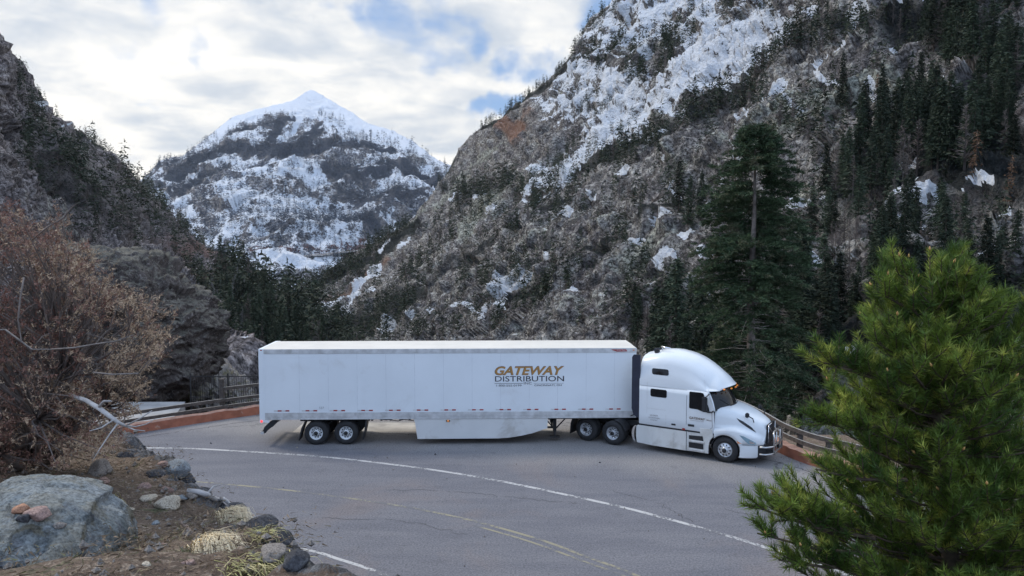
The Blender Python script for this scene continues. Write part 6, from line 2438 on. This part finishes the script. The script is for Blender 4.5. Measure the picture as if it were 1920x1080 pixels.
# windshield ---------------------------------------------------------
m = MB()
V = []
nw, nh = 17, 7
for i in range(nw):
    t = -1 + 2 * i / (nw - 1)
    b = np.array([-.44 + .46 * (1 - t * t), CY + t * 1.14, 1.98 + .16 * (1 - t * t)])
    a = np.array([-.76 + .42 * (1 - t * t), CY + t * 1.09, 2.80])
    for j in range(nh):
        u = j / (nh - 1)
        V.append(b * (1 - u) + a * u + np.array([.05 * math.sin(math.pi * u), 0, 0]))
m.raw(V, grid_faces(nw, nh), 0, True)
m.build('windshield', M_GLASS, trk)
wsV = np.array(V).reshape(nw, nh, 3)
for col in (0, nw - 1):
    m = MB()
    m.tube([p + np.array([-.02, (-.015 if col == 0 else .015), 0]) for p in wsV[col]], .045, 8)
    m.build('windshield_pillar', M_CAB, trk)
m = MB()
m.tube([p + np.array([.02, 0, .0]) for p in wsV[1:-1, 0]], .022, 6)
m.build('cowl', M_BLK, trk)
for t0, t1 in ((5, 2), (11, 8)):
    m = MB()
    m.tube([wsV[t0, 0] + np.array([.05, 0, .02]), (wsV[t0, 0] + wsV[t1, 3]) / 2 + np.array([.07, 0, .02]), wsV[t1, 3] + np.array([.05, 0, 0])], [.012, .01, .008], 5)
    m.build('wiper', M_BLK, trk)

# hood and fenders ---------------------------------------------------
xs = np.linspace(-.44, 1.46, 58)
zt, wh, wf, zf = dense([(-.44, 2.16, 1.14, 1.215, 1.30), (-.2, 2.17, 1.10, 1.215, 1.33), (.1, 2.13, 1.04, 1.215, 1.36), (.4, 2.05, .97, 1.21, 1.36), (.7, 1.95, .89, 1.18, 1.30), (.95, 1.84, .82, 1.10, 1.22), (1.15, 1.74, .74, 1.00, 1.13),
                        (1.3, 1.66, .66, .90, 1.06), (1.4, 1.58, .60, .78, 1.0), (1.46, 1.48, .54, .66, .95)], xs)
zt, wh, wf, zf = sm(zt), sm(wh), sm(wf), sm(zf)
secs = []
for x, a, h_, f_, z_ in zip(xs, zt, wh, wf, zf):
    if x < -.60:
        zb = 1.1
    elif abs(x) < .60:
        zb = .50 + math.sqrt(max(0, .60 ** 2 - x * x))
    else:
        zb = .50 + (.14 if x < .66 else .16)
        zb = np.interp(x, [.6, .64, 1.46], [.5, .80, .78])
    zb = min(zb, z_ - .10)
    sh_ = a - .42 + .1 * (x > 1)
    sh_ = min(a - .22, max(sh_, z_ + .12))
    prof = [(f_ - .07, zb - .0), (f_ - .005, zb + .004), (f_, zb + (z_ - zb) * .4), (f_, z_ - .09), (f_ - .02, z_ - .03), (f_ - .07, z_ + .015), (h_ + (f_ - h_) * .35, z_ + .05), (h_ + .015, z_ + .09),
            (h_, z_ + .16), (h_ - .01, sh_), (h_ - .035, sh_ + .09), (h_ - .10, a - .12), (h_ - .22, a - .065), (h_ * .45, a - .02), (0, a)]
    bow = .10 * np.clip((x - .6) / .8, 0, 1)
    secs.append([(x - bow * (yy / f_) ** 2, CY - yy, zz) for yy, zz in prof])
V, F, (nr, nc) = loft(secs, '', M_CAB)
m = MB()
m.raw(V, F, 0, True)
m.raw(V[-nc:], [tuple(range(nc))[::-1]])
m.build('hood', M_CAB, trk)
hoodV, hoodF = V, F
allV = np.concatenate([roofV, cabV, hoodV])
allF = np.concatenate([roofF, cabF + len(roofV), hoodF + len(roofV) + len(cabV)])
BV = BVHTree.FromPolygons([tuple(v) for v in allV.tolist()], allF.tolist())


def patch(name, poly, mat, off=.006, cuts=4, far=False, thick=True, parent=trk, label=None):
    """piece of skin with the outline poly (x, z), pressed onto the side of the vehicle"""
    bm = bmesh.new()
    vs = [bm.verts.new((x, 0, z)) for x, z in poly]
    bm.faces.new(vs)
    bmesh.ops.triangulate(bm, faces=bm.faces[:])
    bmesh.ops.subdivide_edges(bm, edges=bm.edges[:], cuts=cuts, use_grid_fill=True)
    last = 0
    for v in bm.verts:
        h = BV.ray_cast(Vector((v.co.x, -1.5, v.co.z)), Vector((0, 1, 0)))[0] if not far else BV.ray_cast(Vector((v.co.x, 4, v.co.z)), Vector((0, -1, 0)))[0]
        y = h.y if h is not None else last
        last = y
        v.co.y = y - off if not far else y + off
    m = MB()
    m.bm(bm, 0, True)
    return m.build(name, mat, parent)


def rrect(x0, x1, z0, z1, r=.05, skew=0.0):
    out = []
    for cx, cz, a0 in ((x1 - r, z1 - r, 0), (x0 + r, z1 - r, 90), (x0 + r, z0 + r, 180), (x1 - r, z0 + r, 270)):
        for k in range(4):
            a = math.radians(a0 + k * 30)
            x, z = cx + r * math.cos(a), cz + r * math.sin(a)
            out.append((x + skew * (z - z0), z))
    return out


for fr in (False, True):
    patch('sleeper_window', rrect(-3.08, -2.36, 3.22, 3.47, .07, -.1), M_GLASS, far=fr)
    patch('sleeper_window', rrect(-3.13, -2.42, 2.30, 2.63, .07), M_GLASS, far=fr)
    patch('side_window', [(-1.47, 2.64), (-1.44, 2.68), (-1.0, 2.68), (-.90, 2.66), (-.66, 2.10), (-.62, 1.90), (-.95, 1.94), (-1.12, 1.99), (-1.44, 2.0), (-1.47, 2.04)], M_GLASS, far=fr, cuts=5)
    patch('door_seam', [(-1.585, 2.74), (-1.57, 2.74), (-1.57, 1.13), (-1.585, 1.13)], M_INK, .003, far=fr)
    patch('door_seam', [(-.545, 1.95), (-.53, 1.95), (-.50, 1.35), (-.70, 1.12), (-.72, 1.12), (-.515, 1.35)], M_INK, .003, far=fr)
    patch('body_seam', [(-3.28, 4.0), (-3.27, 4.0), (-3.27, 1.12), (-3.28, 1.12)], M_ALU, .003, far=fr)
    patch('body_seam', [(-3.6, 2.735), (-1.58, 2.735), (-1.58, 2.722), (-3.6, 2.722)], M_ALU, .004, far=fr)
    patch('body_seam', [(-1.02, 3.70), (-1.01, 3.70), (-.84, 2.76), (-.852, 2.76)], M_ALU, .004, far=fr)
    patch('body_seam', [(-2.45, 1.62), (-2.44, 1.62), (-2.44, 1.12), (-2.45, 1.12)], M_ALU, .003, far=fr)
    patch('body_seam', [(-3.27, 1.80), (-2.45, 1.80), (-2.45, 1.79), (-3.27, 1.79)], M_ALU, .003, far=fr)
    patch('hood_vent', [(.36, 1.78), (.62, 1.66), (.92, 1.46), (1.10, 1.26), (1.02, 1.30), (.72, 1.48), (.48, 1.64)], M_BLK, .008, far=fr)
    patch('headlight', [(.56, 1.18), (.72, 1.15), (.90, 1.06), (1.12, .93), (1.16, .86), (1.10, .82), (.92, .84), (.82, .92)], mat_plain('headlight_glass', (.24, .36, .42), .08, spec=.9), .012, far=fr)
    patch('headlight_lamp', [(.92, .99), (1.10, .91), (1.12, .86), (.94, .86)], M_CHR, .016, far=fr)
    patch('turn_signal', [(.47, .96), (.54, .90), (.66, .86), (.50, .85)], M_AMB, .010, far=fr)
patch('door_handle', [(-1.50, 1.36), (-1.24, 1.36), (-1.24, 1.27), (-1.50, 1.27)], M_BLK, .02, 2)
patch('side_marker', rrect(-2.20, -2.02, 1.22, 1.29, .02), M_BLK, .015, 2)
patch('side_marker', [(-1.74, 1.16), (-1.62, 1.16), (-1.62, 1.08), (-1.74, 1.08)], M_RED, .012, 1)
m = MB()
put_text(m, 'GATEWAY', -1.45, 1.58, .095, .66, -.012, 0, shear=.2, bold=.02)
put_text(m, '98560', -.74, 1.585, .055, .2, -.012, 0)
m.box(-1.42, -.85, -.012, -.006, 1.53, 1.536)
m.build('lettering', M_BROWNI, trk)
m = MB()
put_text(m, 'US DOT', -3.12, 1.50, .055, .34, -.016, 0, bold=.01)
put_text(m, '0155210 KYU 2041', -3.18, 1.40, .05, .48, -.016, 0)
put_text(m, 'GVW', -3.1, 1.31, .04, .3, -.016, 0)
m.build('lettering', mat_plain('grey_brown_lettering', (.22, .2, .2), .5), trk)

# visor lamps, roof bits
for k in range(5):
    t = -.8 + .4 * k
    x = .035 - .42 * (t * .95 / 1.04) ** 2
    m = MB()
    m.box(x - .03, x + .035, CY + t * .98 - .05, CY + t * .98 + .05, 2.80, 2.845, bev=.008)
    m.build('roof_light', M_AMBL, trk)
m = MB()
m.tube([(-2.9, .75, 4.1), (-2.9, .75, 4.28)], .03, 8)
m.tube([(-2.9, .62, 4.3), (-2.5, .62, 4.26)], [.05, .03], 8)
m.build('air_horn', M_CHR, trk)
m = MB()
m.box(-3.2, -3.0, .55, .7, 4.03, 4.2, bev=.02)
m.build('roof_antenna', M_BLK, trk)

# side extenders behind the sleeper
for y0 in (.03, 2.34):
    m = MB()
    m.prism([(-3.60, 1.30), (-3.88, 1.42), (-3.97, 1.7), (-3.97, 3.86), (-3.90, 3.97), (-3.60, 3.99)], y0, y0 + .07)
    m.build('side_extender', M_NAVY, trk)

# lower fairings, steps, tank
for y0, s in ((.0, 1), (2.44, -1)):
    m = MB()
    yy = lambda v: y0 + s * v
    m.prism([(-3.70, .30), (-3.74, .55), (-3.73, .98), (-3.68, 1.03), (-1.58, 1.03), (-1.58, .26), (-3.0, .26)], *sorted((yy(.0), yy(.05))))
    m.box(-3.02, -3.01, *sorted((yy(-.004), yy(.01))), .27, 1.02)
    m.box(-2.12, -2.09, *sorted((yy(-.008), yy(.01))), .27, 1.02)
    m.prism([(-1.56, .26), (-1.56, 1.03), (-.50, 1.03), (-.46, .98), (-.50, .93), (-.58, .84), (-.635, .7), (-.66, .5), (-.66, .26)], *sorted((yy(.03), yy(.08))))
    m.prism([(-1.0, 1.25), (-.52, 1.26), (-.47, 1.02), (-.51, .92), (-.60, .82), (-.66, .55), (-.66, .28), (-.80, .28), (-.80, .8), (-.9, .98), (-1.0, 1.05)], *sorted((yy(-.002), yy(.03))))
    m.build('side_fairing', M_CABD, trk)
    for z, z2 in ((.30, .36), (.66, .70)):
        m = MB()
        m.box(-1.48, -.82, *sorted((yy(-.02), yy(.15))), z, z2, bev=.008)
        m.build('step', M_ALU, trk)
    m = MB()
    m.prism([(-1.46, .40), (-1.46, .62), (-.86, .62), (-.86, .40)], *sorted((yy(.02), yy(.05))))
    m.prism([(-1.46, .74), (-1.46, .90), (-.9, .93), (-.86, .74)], *sorted((yy(.024), yy(.05))))
    m.build('step_well', M_CHAS, trk)
    m = MB()
    m.tube([(-3.76, yy(.36), .64), (-1.7, yy(.36), .64)], .30, 20)
    m.build('fuel_tank', M_CHR, trk)
    m = MB()
    a = np.linspace(math.radians(100), math.radians(250), 12)
    m.prism([(-3.73 + .22 * math.cos(q), .64 + .38 * math.sin(q)) for q in a] + [(-3.74 + .10 * math.cos(q), .64 + .34 * math.sin(q)) for q in a[::-1]], *sorted((yy(.03), yy(.3))))
    m.build('chrome_quarter_fender', M_CHR, trk)

# bumper, grille, bull bar
for s in (1, -1):
    m = MB()
    pl = []
    for x, yv in ((.60, 1.20), (.72, 1.20), (.9, 1.13), (1.08, 1.02), (1.2, .90)):
        pl.append((x, CY - s * yv))
    V = []
    for x, y in pl:
        for z in (.30, .36, .60, .76, .79):
            V.append((x - (.05 if z < .33 else 0), y, z))
    m.raw(V, grid_faces(5, 5), 0, True)
    V2 = [(x - .03, y + s * .04, z) for x, y, z in V]
    m.raw(V2, grid_faces(5, 5), 0, True)
    m.build('bumper_corner', M_CAB, trk)
m = MB()
V = []
for x, yv in ((.64, 1.12), (.95, 1.04), (1.18, .90), (1.38, .66), (1.47, .40), (1.50, 0)):
    for z in (.28, .45, .82):
        V.append((x - (.06 if z < .3 else 0), CY - yv, z))
V = np.array(V).reshape(6, 3, 3)
mir = V.copy()
mir[..., 1] = 2 * CY - mir[..., 1]
V = np.concatenate([V, mir[::-1][1:]], 0)
m.raw(V.reshape(-1, 3), grid_faces(11, 3), 0, True)
m.box(-.3, 1.2, .35, 2.09, .45, .62)
m.build('bumper', M_BLK, trk)
m = MB()
m.box(1.40, 1.475, CY - .52, CY + .52, .80, 1.56, bev=.03)
m.build('grille', M_BLK, trk)
m = MB()
for z in np.arange(.84, 1.53, .048):
    m.box(1.476, 1.484, CY - .47, CY + .47, z, z + .012)
for y in np.arange(CY - .46, CY + .47, .05):
    m.box(1.4765, 1.486, y, y + .009, .84, 1.53)
m.build('grille_mesh', mat_plain('dark_grille_mesh', (.10, .10, .11), .4, metal=.6), trk)
m = MB()
for a, b in (((1.49, CY - .5, .82), (1.49, CY - .5, 1.54)), ((1.49, CY - .5, 1.54), (1.49, CY + .5, 1.54)), ((1.49, CY + .5, .82), (1.49, CY + .5, 1.54)), ((1.495, CY - .48, 1.5), (1.495, CY + .48, .86))):
    m.tube([a, b], .014, 6)
m.build('grille_trim', M_CHR, trk)
for z, xo in ((.50, 1.74), (.78, 1.74)):
    m = MB()
    m.tube([(1.30, .16, z), (1.52, .22, z), (xo - .06, .42, z), (xo, .62, z), (xo, 1.82, z), (xo - .06, 2.02, z), (1.52, 2.22, z), (1.30, 2.28, z)], .036, 10)
    m.build('bull_bar_tube', M_BULL, trk)
m = MB()
m.tube([(xo, .60, .44), (xo, .60, 1.16), (xo - .03, .64, 1.25), (xo - .06, .76, 1.30), (xo - .06, 1.68, 1.30), (xo - .03, 1.80, 1.25), (xo, 1.84, 1.16), (xo, 1.84, .44)], .036, 10)
m.tube([(xo, .95, .5), (xo, .95, 1.28)], .025, 8)
m.tube([(xo, 1.49, .5), (xo, 1.49, 1.28)], .025, 8)
m.build('bull_bar_hoop', M_BULL, trk)
m = MB()
for y in (.75, 1.69):
    m.box(1.3, 1.72, y - .03, y + .03, .46, .60)
m.build('bull_bar_bracket', M_CHAS, trk)

# mirrors
for s, y0 in ((1, 0), (-1, 2.44)):
    m = MB()
    a, b = sorted((y0 - s * .30, y0 - s * .12))
    m.box(-.86, -.66, a, b, 1.98, 2.58, bev=.04)
    m.tube([(-.66, y0 - s * .2, 2.0), (-.52, y0 - s * .08, 1.96), (-.48, y0 + s * .06, 2.0)], .03, 7)
    m.tube([(-.72, y0 - s * .2, 2.56), (-.66, y0 + s * .05, 2.66)], .022, 7)
    m.build('mirror', M_BLK, trk)
    yb = y0 + s * .33
    m = MB()
    m.tube([(1.0, yb + s * .1, 1.66), (.98, yb, 1.82), (.84, yb - s * .04, 1.90)], .022, 6)
    m.box(.70, .84, min(yb - s * .10, yb + s * .06), max(yb - s * .10, yb + s * .06), 1.84, 2.02, bev=.03)
    m.build('hood_mirror', M_BLK, trk)

# chassis
m = MB()
for y in (.80, 1.56):
    m.box(-7.0, 1.2, y, y + .08, .72, .98)
m.box(-6.1, -4.9, .62, 1.82, .98, 1.10)
m.box(-3.58, -.5, .4, 2.04, .55, 1.04)
for cx in (-4.83, -6.1):
    m.tube([(cx, .3, .51), (cx, 2.1, .51)], .10, 10)
    m.tube([(cx, 1.22, .3), (cx, 1.22, .75)], .22, 12)
    m.box(cx - .5, cx + .5, .66, .78, .5, .66)
    m.box(cx - .5, cx + .5, 1.66, 1.78, .5, .66)
m.tube([(0, .3, .5), (0, 2.1, .5)], .06, 8)
m.build('chassis', M_CHAS, trk)
for k, c0 in enumerate(((-4.1, .65, 1.3), (-4.1, .9, 1.4), (-4.1, 1.2, 1.35))):
    m = MB()
    x, y, z = c0
    m.tube([(-3.6, y, z + .6), (-3.9, y, z + .1), (-4.3, y + .05, z - .1), (-4.6, y + .1, z - .05)], .02, 6)
    m.build('air_line', M_CHAS, trk)
for cx in (-4.83, -6.1):
    wheel(trk, cx, .0)
    inner_tyre(trk, cx, .31)
    wheel(trk, cx, 2.44, far=True)
    inner_tyre(trk, cx, 1.86)
wheel(trk, 0, .03, kind='steer')
wheel(trk, 0, 2.41, kind='steer', far=True)
m = MB()
a = np.linspace(0, math.pi, 20)
m.prism([(.585 * math.cos(q), .50 + .585 * math.sin(q)) for q in a] + [(.56 * math.cos(q), .50 + .56 * math.sin(q)) for q in a[::-1]], .06, .5)
m.prism([(.585 * math.cos(q), .50 + .585 * math.sin(q)) for q in a] + [(.56 * math.cos(q), .50 + .56 * math.sin(q)) for q in a[::-1]], 1.94, 2.38)
m.build('wheel_arch', M_BLK, trk)
for y0 in (.02, 1.82):
    m = MB()
    m.prism([(-6.62, 1.05), (-6.72, 1.05), (-6.86, .70), (-6.90, .22), (-6.87, .22), (-6.80, .62), (-6.68, .85)], y0, y0 + .6)
    m.build('mud_flap', M_BLK, trk)
for y0 in (.03, 1.80):
    m = MB()
    a = np.linspace(math.radians(15), math.radians(80), 10)
    m.prism([(-4.83 + .60 * math.cos(q), .51 + .60 * math.sin(q)) for q in a] + [(-4.83 + .57 * math.cos(q), .51 + .57 * math.sin(q)) for q in a[::-1]], y0, y0 + .58)
    m.build('drive_fender', M_BLK, trk)

# loose stones that lie on the asphalt
for i, (x, y, s) in enumerate(((816, 853, .05), (1125, 868, .045), (557, 840, .04), (1300, 855, .06), (395, 832, .04))):
    u = (y - 540) / FPX
    dy = CAM_H / math.tan(math.atan(u) + PITCH)
    p = P(x, y, dy)
    m = MB()
    rg = np.random.default_rng(i)
    m.raw(ico * rg.uniform(.7, 1.3, (6, 3)) * s, icof)
    lab = ('small dark stone on the asphalt below the trailer skirt', 'small dark stone on the asphalt below the drive wheels', 'pale pebble behind the rear trailer wheel', 'dark stone on the asphalt under the truck step', 'dark pebble on the asphalt left of the trailer')[i]
    o = m.build('stone', M_TANR if i == 2 else M_DARKR, None, (p[0], p[1], s * .5))
    tag(o, lab, 'stone')

# ================================================================ air between here and the far peak
m = MB()
m.box(-4400, 4400, -4400, 4400, -104, 1300)
M_HAZE = bpy.data.materials.new('thin_blue_haze')
M_HAZE.use_nodes = True
t = M_HAZE.node_tree
t.nodes.clear()
pv = t.nodes.new('ShaderNodeVolumePrincipled')
pv.inputs['Color'].default_value = (0.80, 0.88, 1.0, 1)
pv.inputs['Density'].default_value = 0.000025
pv.inputs['Anisotropy'].default_value = 0.2
ou = t.nodes.new('ShaderNodeOutputMaterial')
t.links.new(pv.outputs[0], ou.inputs['Volume'])
tag(m.build('haze', M_HAZE), kind='stuff')
